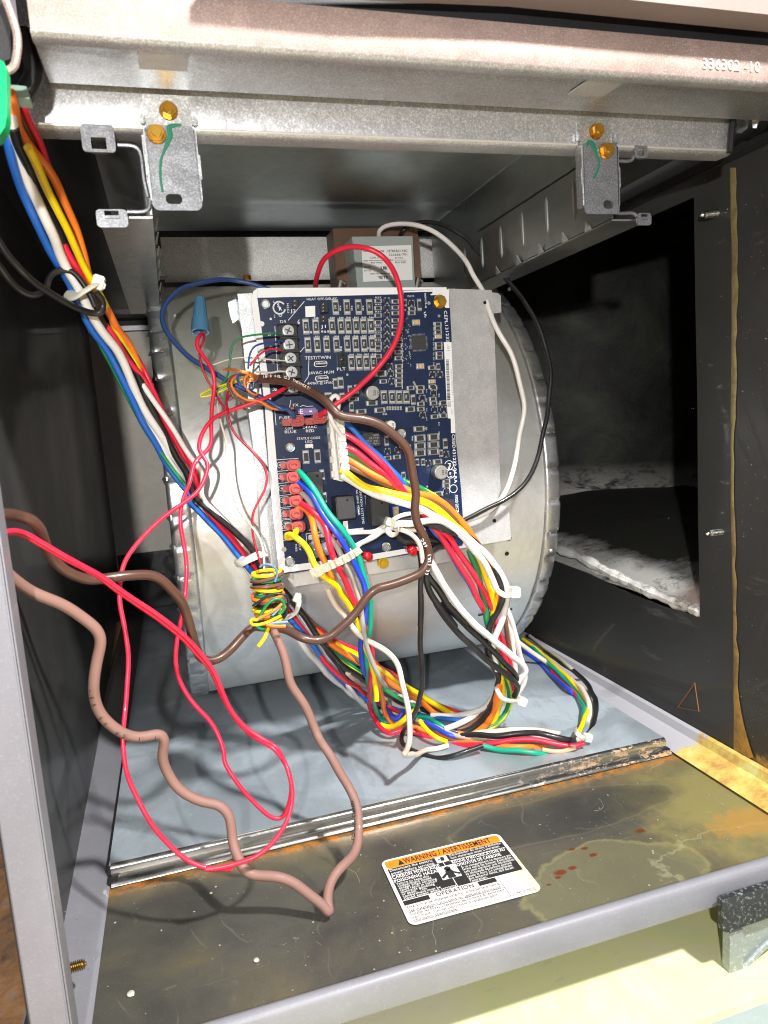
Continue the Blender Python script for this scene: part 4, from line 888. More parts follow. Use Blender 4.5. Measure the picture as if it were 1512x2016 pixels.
hs = hex_screw(Q('A', 1325, 563, YB-.0002), .0039, PCB, tilt=.4)
# jumper headers
def header(fr, u, v, w_, h_, dep, n, name='jumper_header', m='blackpl'):
    h = blk(fr, u, v, w_, h_, dep, MT[m], name, .0003); bm = bmesh.new(); a, b = size_at(fr, u, v, w_, h_)
    for k in range(n): box(bm, Q(fr, u-w_*.12, v-h_/2+h_*(k+.5)/n, YB-dep-.0012), (.0006, .003, .0006))
    fin(bm, 'pin', MT['tin'], h); return h
header('A', 540, 605, 44, 68, .006, 3); header('A', 540, 682, 40, 50, .003, 2); header('A', 347, 575, 38, 58, .004, 2)
h = header('A', 664, 955, 46, 92, .004, 1, 'socket_header')
bm = bmesh.new()
for k in range(3): box(bm, Q('A', 672, 925+k*30, YB-.0041), (.0016, .0004, .0018))
fin(bm, 'socket', MT['black'], h)
for (u, v) in ((520, 984), (528, 1083)):     # upright quick-connect blades
    a, b = size_at('A', u, v, 78, 34); bm = bmesh.new(); P = rrect(0, 0, a*1.15, b*1.15, b*.5, 0, 6); In = list(reversed(rrect(0, 0, a*1.03, b*.92, b*.4, 0, 6)))
    prism(bm, P, (0, -.0001, 0), [In]); bm.transform(Matrix.Translation(Q('A', u, v, YB-.00005))); fin(bm, 'blade_outline', MT['silk'], PCB)
    bm = bmesh.new(); box(bm, Q('A', u+4, v, YB-.004), (a*.75, .008, .0008)); box(bm, Q('A', u-16, v, YB-.0008), (a*.35, .0014, b*.5)); fin(bm, 'blade_terminal', MT['tin'], PCB, bevel=.0002)
# screw terminal strip (black barriers, silver screws)
STP = [(300, 760), (306, 856), (316, 948), (323, 1041), (335, 1145)]
for i, (u, v) in enumerate(STP):
    t = blk('A', u-8, v, 118, 80, .0085, MT['blackpl'], 'terminal_block', .0005)
    for dv in (-41, 41):
        a, b = size_at('A', u, v, 128, 10); bm = bmesh.new(); box(bm, Q('A', u-8, v+dv, YB-.0062), (a, .0125, b)); fin(bm, 'barrier', MT['blackpl'], t, bevel=.0004)
    bm = bmesh.new(); a, b = size_at('A', u, v, 74, 52); box(bm, Q('A', u-2, v, YB-.0088), (a, .0008, b)); fin(bm, 'clamp_plate', MT['clamp_brown'], t, bevel=.0003)
    p = Q('A', u, v, YB-.0100); bm = bmesh.new(); cyl(bm, p, .0034, .0018, 'y', 22); s = fin(bm, 'terminal_screw', MT['steel'], t, bevel=.0006)
    bm = bmesh.new(); R = Matrix.Rotation(.5+i, 3, 'Y')
    box(bm, p+Vector((0, -.00095, 0)), (.0040, .0003, .0007), R); box(bm, p+Vector((0, -.00097, 0)), (.0007, .0003, .0040), R); 
    fin(bm, 'cross_slot', MT['chip'], t)
    bm = bmesh.new(); tube(bm, [Q('A', u+20, v+20, YB-.0085), Q('A', u+58, v+26, YB-.0075)], .0006, 6); fin(bm, 'bare_strand', MT['copper'], t)
# fuse
f = blk('B', 425, 174, 128, 46, .010, MT['fuse'], 'blade_fuse', .0010, label='violet plug-in blade fuse', y0=YB-.004)
textobj('E', 'fuse_print', .0042, MT['silk'], frame_m(Q('B', 378, 175, YB-.0142), (1, 0, 0), (0, 0, 1)), f); textobj('-', 'fuse_print', .006, MT['silk'], frame_m(Q('B', 440, 166, YB-.0142), (1, 0, 0), (0, 0, 1)), f, bold=.02)
bm = bmesh.new(); a, b = size_at('B', 270, 245, 40, 32); box(bm, Q('B', 272, 247, YB-.002), (a, .004, b*.4)); box(bm, Q('B', 272, 247, YB-.001), (a*.5, .002, b)); fin(bm, 'blade_terminal', MT['tin'], PCB, bevel=.0002)
blk('B', 440, 405, 50, 26, .0018, MT['white_pl'], 'status_led', .0002)
blk('B', 465, 407, 6, 30, .001, MT['silk'], 'led_mark', 0)
for (u, v) in ((830, 1147), (1132, 1108)):
    a, _ = size_at('B', u, v, 58, 10); bm = bmesh.new(); cyl(bm, Q('B', u, v, YB-.004), a/2, .009, 'y', 24); bmesh.ops.create_uvsphere(bm, u_segments=20, v_segments=10, radius=a/2, matrix=Matrix.Translation(Q('B', u, v, YB-.0085)))
    fin(bm, 'red_indicator', MT['ledred'], PCB, smooth=True, ang=50)
bm = bmesh.new(); bmesh.ops.create_uvsphere(bm, u_segments=16, v_segments=10, radius=.0042, matrix=Matrix.Translation(Q('B', 555, 1100, YB-.004))); bmesh.ops.create_uvsphere(bm, u_segments=16, v_segments=10, radius=.0052, matrix=Matrix.Translation(Q('B', 478, 1108, YB-.004))); fin(bm, 'clear_cap', mat('clear_grey_plastic', (.35, .37, .40), .12, 0, .5, .5), PCB, smooth=True)
blk('B', 470, 1020, 70, 34, .003, MT['tin'], 'blade_terminal', .0004); blk('B', 520, 1012, 50, 22, .004, MT['tin'], 'blade_terminal', .0004)
blk('B', 640, 1005, 120, 34, .006, MT['spade'], 'row_of_terminals', .001); blk('B', 660, 1065, 110, 60, .005, MT['spade'], 'row_of_terminals', .001)
# pink terminals down the left side: outlined blades
for (u, v) in ((258, 533), (262, 608), (270, 690), (276, 768), (283, 846), (290, 922)):
    a, b = size_at('B', u, v, 62, 34); bm = bmesh.new(); P = rrect(0, 0, a*1.1, b*1.2, b*.55, 0, 6); In = list(reversed(rrect(0, 0, a*1.0, b*1.0, b*.45, 0, 6)))
    prism(bm, P, (0, -.0001, 0), [In]); bm.transform(Matrix.Translation(Q('B', u, v, YB-.00005))); fin(bm, 'blade_outline', MT['silk'], PCB)
    bm = bmesh.new(); box(bm, Q('B', u+8, v, YB-.003), (a*.9, .006, .0009)); box(bm, Q('B', u-2, v, YB-.0006), (a*.5, .0012, b*.5)); fin(bm, 'blade_terminal', MT['tin'], PCB, bevel=.0002)
# printed words
def word(s, fr, u, v, hp, u2=None, v2=None, vert=False, m='silk', bold=.004, y=YB-.0001, sx=1., name='printed_word', parent=None):
    p = Q(fr, u, v, y); _, b = size_at(fr, u, v, 10, hp); sz = b*1.34
    xd = (Q(fr, u2, v2, y)-p) if u2 is not None else ((0, 0, -1) if vert else (1, 0, .0))
    yd = Vector((1, 0, 0)) if vert else Vector((0, 0, 1))
    o = textobj(s, name, sz, MT[m], frame_m(p, xd, yd), parent or PCB, bold=bold, sx=sx)
    if u2 is not None:
        wv = max(v_.co.dot(Vector(xd).normalized()) for v_ in o.data.vertices)-min(v_.co.dot(Vector(xd).normalized()) for v_ in o.data.vertices)
        k = Vector(xd).length/wv; d = Vector(xd).normalized()
        for v_ in o.data.vertices:
            q = v_.co-p; v_.co = p+q+d*(q.dot(d)*(k-1))
    return o
word('HEAT OFF-DELAY', 'A', 424, 548, 17, 628, 543); word('J2', 'A', 318, 627, 22, 355, 626); word('J1', 'A', 524, 732, 22, 558, 731)
word('TEST/TWIN', 'A', 412, 946, 23, 586, 940); word('PLT', 'A', 628, 1021, 22, 686, 1018); word('24VAC HUM', 'A', 434, 1047, 22, 608, 1040)
word('.4AMAX @ 24VAC', 'A', 425, 1117, 18, 606, 1111); word('R', 'A', 210, 1143, 30, 206, 1168, vert=True)
word('G', 'A', 172, 768, 22, 172, 792, vert=True); word('C', 'A', 183, 860, 24, 183, 885, vert=True); word('W', 'A', 194, 955, 24, 196, 985, vert=True)
word('D5', 'A', 243, 700, 20, 283, 698); word('HSCI', 'A', 296, 573, 15, 300, 635, vert=True); word('us', 'A', 208, 650, 13, 210, 672, vert=True); word('C', 'A', 197, 565, 14, 207, 564)
word('FX', 'B', 330, 131, 20, 368, 129); word('FUSE', 'B', 238, 217, 20, 308, 214); word('COM', 'B', 280, 287, 20, 330, 285); word('BLUE', 'B', 275, 312, 20, 352, 309)
word('24VAC', 'B', 397, 281, 20, 492, 276); word('RED', 'B', 418, 305, 20, 474, 303); word('STATUS CODE', 'B', 358, 358, 17, 515, 350); word('LED', 'B', 415, 379, 18, 462, 377)
word('COM', 'B', 252, 562, 18, 305, 560); word('HEAT', 'B', 256, 642, 18, 312, 640); word('COOL', 'B', 262, 720, 18, 318, 717); word('PARK', 'B', 268, 801, 18, 322, 798)
word('SPARE', 'B', 250, 880, 19, 330, 876); word('SPARE', 'B', 257, 958, 19, 335, 953); word('EAC 2', 'B', 458, 1052, 16, 530, 1046); word('EU', 'B', 482, 960, 18, 512, 957); word('AC', 'B', 545, 950, 18, 580, 946)
word('HUM', 'B', 1060, 1126, 18, 1105, 1120); word('OUT', 'B', 376, 1068, 14, 380, 1112, vert=True); word('MAKE', 'B', 352, 1070, 14, 356, 1118, vert=True)
word('IGNITION SYSTEMS', 'B', 786, 690, 17, 808, 930, vert=True); word('120VAC 60HZ 465mA', 'B', 758, 650, 15, 780, 868, vert=True)
word('CEPL131232', 'A', 1362, 622, 24, 1380, 835, vert=True); word('-01', 'A', 1381, 850, 20, 1384, 895, vert=True, m='w_gray'); word('HK42F7087/221', 'A', 1402, 1020, 11, 1414, 1190, vert=True, m='w_gray'); word('V02', 'B', 1406, 155, 12, 1410, 192, vert=True, m='w_gray')
word('CEBD431232-04-RA', 'B', 1416, 325, 24, 1432, 655, vert=True); word('AVOID ELECTRICAL', 'B', 1436, 735, 22, 1447, 895, vert=True)
word('PLC+3', 'A', 1108, 527, 13, 1150, 525); word('REPCM-Q', 'A', 1225, 505, 13, 1233, 605, vert=True); word('UL', 'A', 1222, 632, 16, 1232, 670, vert=True, bold=.03)
word('Pb', 'B', 1388, 520, 22, 1390, 560, vert=True); word('e1', 'B', 1398, 580, 20, 1400, 612, vert=True)
bm = bmesh.new()
for (f, u, v, r) in (('B', 1388, 536, 29), ('B', 1400, 594, 27), ('A', 240, 605, 40), ('A', 247, 653, 10), ('B', 1418, 695, 25)):
    a, _ = size_at(f, u, v, 2*r, 5); c = Q(f, u, v, YB-.0001); n0 = 28 if r != 40 else 24
    tube(bm, [c+Vector((a/2*cos(2*pi*k/28+.6), 0, a/2*sin(2*pi*k/28+.6))) for k in range(n0+1)], .00022 if r != 40 else .0005, 6)
fin(bm, 'round_mark', MT['silk'], PCB)
word('S', 'A', 226, 590, 26, bold=.03); word('R', 'A', 236, 612, 26, bold=.03)
for row, xs in ((672, (487, 597, 657, 707, 760, 810, 860)), (798, (495, 560, 627, 700, 757, 813, 868)), (922, (728, 780, 829, 879))):
    for i, x in enumerate(xs): word('R%d' % (38+i+(row-672)//9), 'A', x-14, row-(x-640)*.012, 11, x+16, row-(x-640)*.012)
for i, x in enumerate((652, 730, 806)): word('R%d' % (28+i), 'A', x, 590, 11, x, 622, vert=True)
for i, v in enumerate((536, 583, 632, 727, 775, 824, 900)): word('R%d' % (27+i*13), 'A', 888, v, 10, 928, v-1)
for i in range(16): word('R%d' % (70+i), 'A', 1072, 590+i*36, 9, 1072, 612+i*36, vert=True)
for i in range(9): word('C%d' % (20+i), 'A', 1284, 700+i*34, 9, 1284, 722+i*34, vert=True)
for i in range(10): word('D%d' % (11+i), 'B', 1320 if i % 2 else 1236, 20+i*32, 9, 1320 if i % 2 else 1236, 42+i*32, vert=True)
word('U1', 'A', 1120, 905, 10, 1120, 925, vert=True); word('R41', 'B', 1139, 340, 10, 1139, 370, vert=True); word('R40', 'B', 1139, 440, 10, 1139, 470, vert=True)
# long white plug socket with wires' connector
CN = thing('wire_connector', 'long white nine-way plug standing on the blue board beside the coloured wires', 'connector', tuple(Q('B', 625, 430, .14)))
bm = bmesh.new(); prism(bm, [Q('B', 553, 180), Q('B', 600, 175), Q('B', 648, 170), Q('B', 700, 632), Q('B', 640, 640), Q('B', 588, 626)], (0, -.008, 0)); fin(bm, 'socket_body', MT['white_pl'], CN, bevel=.0005)
bm = bmesh.new(); prism(bm, [Q('B', 592, 186, .1439), Q('B', 640, 182, .1439), Q('B', 690, 622, .1439), Q('B', 642, 628, .1439)], (0, -.006, 0)); fin(bm, 'plug_body', MT['white_pl'], CN, bevel=.0005)
for k in range(9):
    v = 205+k*49; u = 645+(v-205)*.115; bm = bmesh.new(); p = Q('B', u-2, v, .1378)
    box(bm, p, (.0050, .0040, .0042)); fin(bm, 'wire_port', MT['white_pl'], CN, bevel=.0004)
    if k % 2 == 0:
        bm = bmesh.new(); box(bm, Q('B', 565+(v-205)*.095, v, .1434), (.0020, .0012, .0040)); fin(bm, 'key_rib', MT['w_gray'], CN, bevel=.0002)
# ================================================================= wiring
# ---- main harness: upper-left plug -> behind the coil -> deck -> loop up to the white connector
H1 = thing('main_harness', 'main bundle of coloured wires running diagonally from the upper left to the white plug', 'wiring harness', tuple(at(600, 1220, 'y', .16)))
WL = lambda s: s+' wire'
def hw(c, path, w_=13, dy=0, par=H1, lab=None, **k): return wire(path, c, w_, par, 'wire', lab or WL(c), dy, **k)
up = '.02'
hw('blue', 'S 50,420@.024 72,620 128,830 205,1020 325,1275@.063 470,1545 595,1785@.092 700,1985 D 530,560 640,730 760,940@.125 850,1140 960,1330 1060,1510 1160,1640 G -30,-30@.152 30,20 180,170 330,340@.158 440,480 P 0,90 60,190@.163 150,280 290,440 400,590@.165 530,760 640,870 780,980 900,1060@z.018 1080,1100 1180,1130 Q 130,1140 330,1180 560,1205@z.020 700,1180 800,1110', 15)
hw('white', 'S 70,330@.018 100,480 142,600 212,820 312,1035@.054 412,1265 508,1500 578,1650 655,1780@.086 730,1940 D 570,550 680,700 780,870 850,1050@.13 930,1180 1010,1300 1100,1440 1160,1530 G 0,-60@.157 60,20 200,160 340,320@.163 450,500 P 20,150 130,300 250,500@.168 400,690 560,840 700,960 880,1110@z.016 1010,1220 1100,1230 1180,1200', 19)
hw('white', 'D 740,870@.142 790,950@.136 830,1020@.132 900,1150 960,1290 1040,1430 1130,1560 G 60,30@.156 200,190 300,330 P -60,20@.162 90,60 230,220 350,400@.164 480,590 600,790 720,950 900,1115@z.018 1040,1150 1180,1150', 13, lab='inner white wire')
hw('black', 'S 120,430@.02 150,570 240,800 350,1020@.058 450,1240 560,1450 700,1720@.09 790,1880 D 590,530 660,620 750,750 830,880@.128 900,1030 960,1180 1050,1360 1150,1510 G 0,-100@.15 110,10 240,130 440,300@.153 P -60,-90 90,10@.158 210,160 330,330 450,500@.16 560,660 680,830 850,1000@z.024 1000,1120 1150,1190', 17)
hw('red', 'S 370,1090@.064 500,1350 600,1550@.08 700,1720 D 600,540@.105 680,640 770,790 860,900 920,1000@.135 1030,1220 1120,1390 1210,1510 G 10,-90@.155 150,50 300,230 440,410@.16 P 20,60 130,180@.164 250,350 370,520 480,680 620,820@.17 760,900 870,990 1050,1100@z.022 1200,1150 Q 130,1180 330,1215 520,1225', 13)
hw('red', 'D 780,700@.138 850,810@.135 900,900@.133 980,1090 1090,1290 1180,1460 G 60,-20@.151 220,160 400,370@.158', 11, lab='second red wire')
hw('white', 'D 760,760@.14 830,880@.133 880,960@.129 970,1090 1060,1230 1150,1380 1241,1500 G 60,-80@.149 230,90 380,280@.155', 13, lab='outer white wire beside the red loop')
hw('yellow', 'S 220,590@.02 300,760 400,950 500,1180@.058 620,1420 720,1620 790,1760@.087 900,1970 D 650,520@.1 720,640 780,750@.125 830,840 870,930@.136 930,1060@.146 1000,1200@.156', 17)
hw('orange', 'S 75,130@.01 130,310 200,500 320,680@.045 440,850 550,1060 640,1270 700,1480@.08 760,1700 860,1900 D 660,510@.1 730,620 800,740@.127 850,840@.133 890,930@.142 960,1080@.152', 20)
hw('brown', 'S 125,150@.018 180,330 260,520 370,690@.052 450,860', 16)
hw('red', 'S 175,150@.016 240,330 320,530 390,710@.05 430,800', 17, lab='thick red wire at the top')
hw('green', 'D 560,590@.118 620,730 700,880 780,1030@.14 870,1200 960,1340 1060,1480 1130,1570', 9)
hw('black', 'P 400,420@.165 450,500 600,680 750,780 860,850@.172 1050,980 1200,1060@z.030 1400,1130 1512,1170 Q 340,1160 520,1160', 13, lab='second black wire')
hw('brown', 'P 240,180@.166 340,300 460,400 560,480@.17 700,600 820,700', 12)
hw('green', 'P 350,350@.167 500,545 640,655 830,790@.174 960,880 1060,960 1200,1040 1300,1090', 10)
hw('lime', 'P 345,360@.166 490,560 630,670 830,800@.173', 6, lab='yellow stripe of the green earth wire')
hw('orange', 'P 380,380@.164 500,490 660,600 800,690@.172 1000,820 1200,950 1400,1080@z.026 1512,1170 Q 150,1050 300,1130 420,1160', 15)
hw('yellow', 'P 560,500@.168 700,580 800,640@.174 980,755 1200,890 1350,980@z.034 1512,1070 Q 150,980 300,1070 440,1140 520,1160', 15)
hw('red', 'P 400,370@.166 560,480 700,550 800,600@.175 950,700 1150,830 Q 0,860@z.040 170,980 340,1060 500,1125 570,1150', 14, lab='upper red wire on the deck')
hw('brown', 'Q 170,1000@z.028 260,1060 400,1130 500,1170', 10)
hw('cream', 'P 680,780@.17 760,850 860,920 1000,1010@z.026 1200,1110 Q 130,1150 300,1200', 12)
hw('white', 'P 1000,890@z.034 1100,960 1260,1040 Q 0,1000@z.03 140,1100 260,1150', 12, lab='short white wire under the orange one')
hw('teal', 'P 960,880@z.03 1050,950 1150,1010 1290,1060', 10)
# loop on the deck, rising to the right
hw('white', 'Q 250,1150@z.020 450,1155 650,1125 780,1070@.185 880,970 920,860@.172 905,740', 14, lab='white wire of the loop')
hw('white', 'Q 380,1290@z.016 460,1265 560,1215 720,1130@.19 830,1020 890,930@.175 900,820', 15, lab='lower white wire of the loop')
hw('brown', 'Q 480,1290@z.014 640,1240 760,1140@.187 850,1020 890,900@.172', 13)
hw('black', 'Q 440,1310@z.014 540,1320 660,1280 780,1180@.184 850,1050 895,920@.17 915,780 850,640 800,500@.155 820,360 R 1050,1323@.150 1150,1130 1180,980@.145 1150,880 1110,780 1060,670 960,540@.140 850,460 700,420 560,360@.132 430,310 300,290 200,310@.135', 17)
hw('orange', 'Q 500,1340@z.012 640,1335 760,1280 850,1150@.18 900,1010 925,880@.166 930,760 915,700', 18)
hw('yellow', 'Q 760,1270@z.014 850,1210 925,1080@.18 955,950 945,800@.165 920,700 895,620', 18)
hw('green', 'Q 790,1290@z.014 930,1200 1015,1060@.182 1035,950 1000,810@.168 960,700 900,560 860,430@.158 830,320 790,180 R 1050,1290 1030,1150@.152 985,980 960,830 915,700 870,580@.142', 15)
hw('lime', 'Q 800,1300@z.016 950,1210 1030,1070@.1805 1048,950 1012,810@.1665 972,705 912,565@.157', 7, lab='yellow stripe of the green earth wire in the loop')
hw('red', 'Q 1045,900@.174 1050,780 1010,650 960,540@.165 900,400 840,240 760,90 R 1070,1290@.152 1030,1180 980,1080@.148 900,930 800,750 690,580@.140 570,405 500,330@.134 B 990,590@.132 930,530 850,450 750,370@.136 690,330 645,308@.1385', 15)
hw('red', 'Q 1030,860@.176 1045,720 1010,550 950,400@.166 905,250 R 1170,1310@.153 1110,1200 1080,1110@.149 1000,950 890,780 770,590@.141 650,440 560,350@.134 B 1000,640@.133 930,580 850,520 760,440@.1365 690,408 645,400@.1385', 15, lab='red wire second from the left in the loop')
hw('blue', 'R 1010,1130@.152 950,1030 870,890 770,730@.146 680,580 600,470 530,400@.138 B 1060,620@.135 990,560 880,440 760,320@.137 700,265 650,238@.1385', 14)
hw('white', 'Q 1090,960@.178 1150,860 1180,740@.172 1150,600 1100,430 1050,220@.16 1000,100', 13, lab='outermost white wire of the loop')
hw('white', 'Q 1080,720@.172 1070,500 1030,300@.163 1000,180 990,120', 14, lab='white wire beside the brown one')
hw('brown', 'Q 1030,520@.168 1015,420 990,280 975,180@.16', 12)
hw('brown', 'R 1130,1010@.150 1110,900 1060,800 1010,680 960,550@.142 920,470 810,350 700,250@.135 560,150 420,95 B 1180,745@.132 1080,700 960,667 850,618@.137 750,568 690,535 650,524@.1385', 14, lab='brown wire into the plug')
hw('green', 'R 640,160@.135 560,90@.134 480,40 B 1190,690@.134 1120,660 1050,630 930,590@.136 830,530 740,470 690,450 645,443@.1385', 14, lab='green wire into the plug')
hw('lime', 'R 650,150@.1345 570,80@.1335 490,30 B 1195,683@.1332 1120,652 1050,621 930,581@.1352 830,521 740,462 700,447@.1378', 6, lab='yellow stripe of the earth wire at the plug')
hw('orange', 'R 1130,1080@.149 1100,920 1000,600@.142 920,470 850,370@.137 760,270 640,170 520,90 400,50@.131 B 1200,733 1080,682 970,640 850,580@.1355 740,520 690,495 648,487@.1385', 16)
hw('yellow', 'R 1100,1200@.150 1090,1080 1060,930 1010,780@.144 950,620 840,440@.1365 760,360 650,270 520,180 400,120@.1295 B 1190,780 1060,737 950,715 840,690@.134 740,630 690,590 652,570@.1385', 18)
hw('white', 'Q 900,700@.160 875,600 850,480 860,390@.153 900,290 960,180 990,60 R 1150,1230@.149 1220,1130 1225,1000@.143 1215,900 1170,780 1090,690@.141 1000,600 880,490 760,390@.134 640,320 520,260 410,200@.129 300,150 B 1120,812 1000,772 880,730@.1335 760,670 700,630 658,610@.1385', 17)
hw('white', 'R 1120,940@.139 1060,790 1010,690 920,590@.137 800,455 700,360 620,315 540,300@.130 450,305 330,335 240,335 150,360@.132', 17, lab='white wire through the small tie')
hw('white', 'Q 1085,850@.166 1130,780 1185,720@.160 1165,670 1080,580 900,450@.150 720,290 560,130 430,0 R 960,1310@.146 780,1120 640,920 520,720@.138 480,640', 17, lab='straight white wire over the blower')
hw('black', 'Q 1105,880@.168 1105,800 1030,690@.158 900,560 780,440 620,300@.150 470,140 360,0 R 880,1310@.147 680,1090 560,930 470,790@.142 470,650 540,560@.144 640,520', 16, lab='upper dull black wire')
hw('black', 'Q 1070,960@.170 1105,860 1040,790@.158 900,680 760,570 640,450@.150 500,320 370,170 270,0 R 760,1323@.147 640,1180 540,1030 460,850@.142 455,730', 16, lab='lower dull black wire')
hw('black', 'R 640,495@.146 560,500 470,470 350,500 260,500@.14 190,440 180,400', 17, lab='short black wire by the plug')
hw('cream', 'R 230,400@.131 330,440 400,520 430,640@.133 440,700', 12, lab='cream wire through the small tie')
hw('white', 'R 160,370@.130 60,400 -20,460@.136 B 870,1020@.136 800,1055 740,1085@.142', 13, lab='white wire with faint printing')
hw('white', 'R 440,225@.130 330,235 200,275 100,350@.133 0,420 B 880,990 800,1060@.14 700,1130', 11, lab='thin white wire at the small tie')
hw('cream', 'R 460,390@.134 330,395 180,390 80,350@.136 B 890,985 800,990 690,997@.142', 11, lab='cream wire behind the tie')
# white loop-back at the plug
hw('white', 'V 240,640@.137 190,570 130,480@.131 100,380 95,290 110,225 150,195@.129 185,225 190,320 185,420 190,500@.137', 11, lab='white jumper looped over the plug')

# ---- second harness: pink terminals -> tie -> deck -> right and back
H2 = thing('blower_harness', 'fan-shaped wire group from the pink terminals through a flat clear tie down to the deck', 'wiring harness', tuple(at(700, 1250, 'y', .15)))
def h2(c, path, w_=14, dy=0, lab=None, **k): return hw(c, path, w_, dy, H2, lab, **k)
h2('teal', 'Z 205,225@.143 260,250 350,335 480,500@.132 600,690 720,890 880,1080@.122 1000,1240 1080,1370 1150,1500 1200,1700@.130 1250,1880 P 890,100@.135 895,250 885,380@.143 855,560 855,700@.15 880,860 920,1020 970,1180@z.020 1030,1240 1130,1240 1280,1190@z.018 Q 110,1165 240,1185 380,1270@z.014 500,1345 620,1400 700,1425', 14)
h2('teal', 'Q 760,1460@z.013 900,1485 1050,1495 1250,1520 H 900,1890@z.012 1000,1900 1170,1928', 13, lab='lowest teal wire on the deck')
h2('royal', 'Z 205,420@.143 270,455 370,530 520,680@.130 640,860 760,1060 880,1240@.120 980,1400 1080,1570 1170,1780@.128 1210,1900 P 855,120@.132 840,280 812,430@.142 805,560 825,700@.15 870,850 960,990 1020,1090@z.026 1100,1200 1150,1205@z.02 1190,1150', 14)
h2('gray', 'Z 225,555@.143 300,580 380,630 480,750@.134 560,950 650,1130 780,1250@.124 870,1400 980,1600 1050,1750@.130 1110,1900 P 760,20@.133 810,150 822,350@.136 860,520 920,680 990,830@.15 1050,950 1080,1050@z.022 1072,1115', 13)
h2('red', 'Z 240,710@.143 310,735 400,780 500,850@.130 640,980 710,1120 750,1350@.120 850,1600 940,1780 1000,1900@.130 P 700,20@.133 760,130 810,250 870,400@.145 905,550 910,700 900,850@.155 890,1000 905,1150@z.022 980,1280 1080,1350@z.014 1180,1315 Q 60,1310@z.013 200,1370 400,1430 650,1448 900,1420@z.015 1100,1392 1300,1385 H 1200,1860 1270,1830@z.014', 14)
h2('orange', 'Z 270,910@.143 290,850 345,805@.138 420,850 490,970 540,1150@.124 600,1370 690,1560 770,1740@.128 850,1900 P 620,20 710,170@.14 790,320 880,560 950,780@.155 1000,1000 1050,1180@z.020 1130,1280 1220,1290 Q 80,1265@z.015 250,1320 500,1395 700,1430 H 850,1855@z.013 1000,1858 1150,1872 1240,1850', 14)
h2('yellow', 'Z 305,1060@.143 290,1140 270,1200@.134 200,1225 165,1215@.130 200,1185 300,1225@.122 430,1350 520,1520 600,1680@.118 730,1800 860,1900 P 530,-20@.125 620,60 700,150@.135 770,270 805,420@.142 850,560 900,700 935,860@.155 950,1040', 15)
h2('yellow', 'P 985,1260@z.016 1050,1285 1130,1275 1220,1215@z.024 1290,1145 1350,1110', 14, lab='yellow wire curling under the bundle')
h2('yellow', 'Q 130,1195@z.024 170,1250 240,1320 330,1380@z.016 400,1410', 12, lab='short yellow wire crossing the red one')
h2('royal', 'Q 180,1220@z.018 300,1290 430,1350@z.014 560,1370', 12, lab='short blue wire on the deck')
h2('gray', 'Q 100,1200@z.018 250,1240 400,1320 560,1370@z.013 750,1390 950,1380 1150,1365 H 1080,1800 1220,1815 1265,1800@z.013', 12, lab='grey wire on the deck')
h2('cream', 'G 1000,600@.128 1020,650 1060,730 1120,790 P 610,200@.14 740,370 840,450@.14 930,510 1080,610@.138 1160,720 1200,880 1240,1080@.13 1252,1250 1250,1420@.125 1225,1510 1210,1530@.127 1300,1545 1420,1490@z.012 1512,1480 Q 300,1470 420,1440', 14)
h2('black', 'R 405,590@.138 420,700 420,900 415,1100@.140 410,1323 P 1365,0 1365,150 1360,400@.142 1365,600 1380,800@.15 1370,970 1320,1110@.165 1265,1230 1200,1330@z.016 1190,1420 1260,1490@z.013 1400,1550 Q 130,1550 300,1582 500,1550@z.013 640,1495 760,1455', 13)
h2('black', 'H 480,1790@z.013 560,1780 700,1790@z.016 850,1765 1000,1770 1150,1805@z.016 1250,1800 1320,1720 1345,1620@z.014 1335,1540 1270,1430 1180,1350@z.015 1050,1265 960,1175 900,1145@z.014', 13, lab='black wire of the right-hand loop')
h2('cream', 'H 500,1790@z.013 640,1765@z.016 780,1750 930,1748@z.018 1080,1770 1220,1780 1285,1720 1310,1620@z.015 1270,1510 1150,1400 1000,1300@z.014 870,1200 840,1170', 13, lab='cream wire of the right-hand loop')
h2('teal', 'H 850,1160@z.014 950,1225 1050,1330 1150,1430@z.014 1230,1520 1272,1600 1265,1680 1245,1740@z.015', 11, lab='teal wire of the right-hand loop')
h2('yellow', 'H 880,1165@z.015 1000,1260 1100,1350 1210,1460@z.016 1290,1580 1280,1660 1240,1745@z.017', 10, lab='yellow wire of the right-hand loop')
h2('royal', 'H 860,1220@z.012 980,1320 1090,1420 1190,1510@z.012 1255,1600 1262,1680 1250,1740', 10, lab='blue wire of the right-hand loop')
h2('red', 'H 1060,1370@z.012 1180,1480 1280,1590@z.012 1330,1680 1300,1760 1255,1815', 9, lab='red wire of the right-hand loop')
h2('gray', 'H 920,1145@z.016 1050,1245 1200,1365@z.016 1310,1480 1350,1560', 9, lab='grey wire of the right-hand loop')
h2('orange', 'H 560,1800@z.012 660,1780 800,1770@z.013', 9, lab='short orange wire on the deck')
h2('tan', 'H 1000,1870@z.012 1120,1885 1220,1860@z.012', 11, lab='tan wire on the deck')

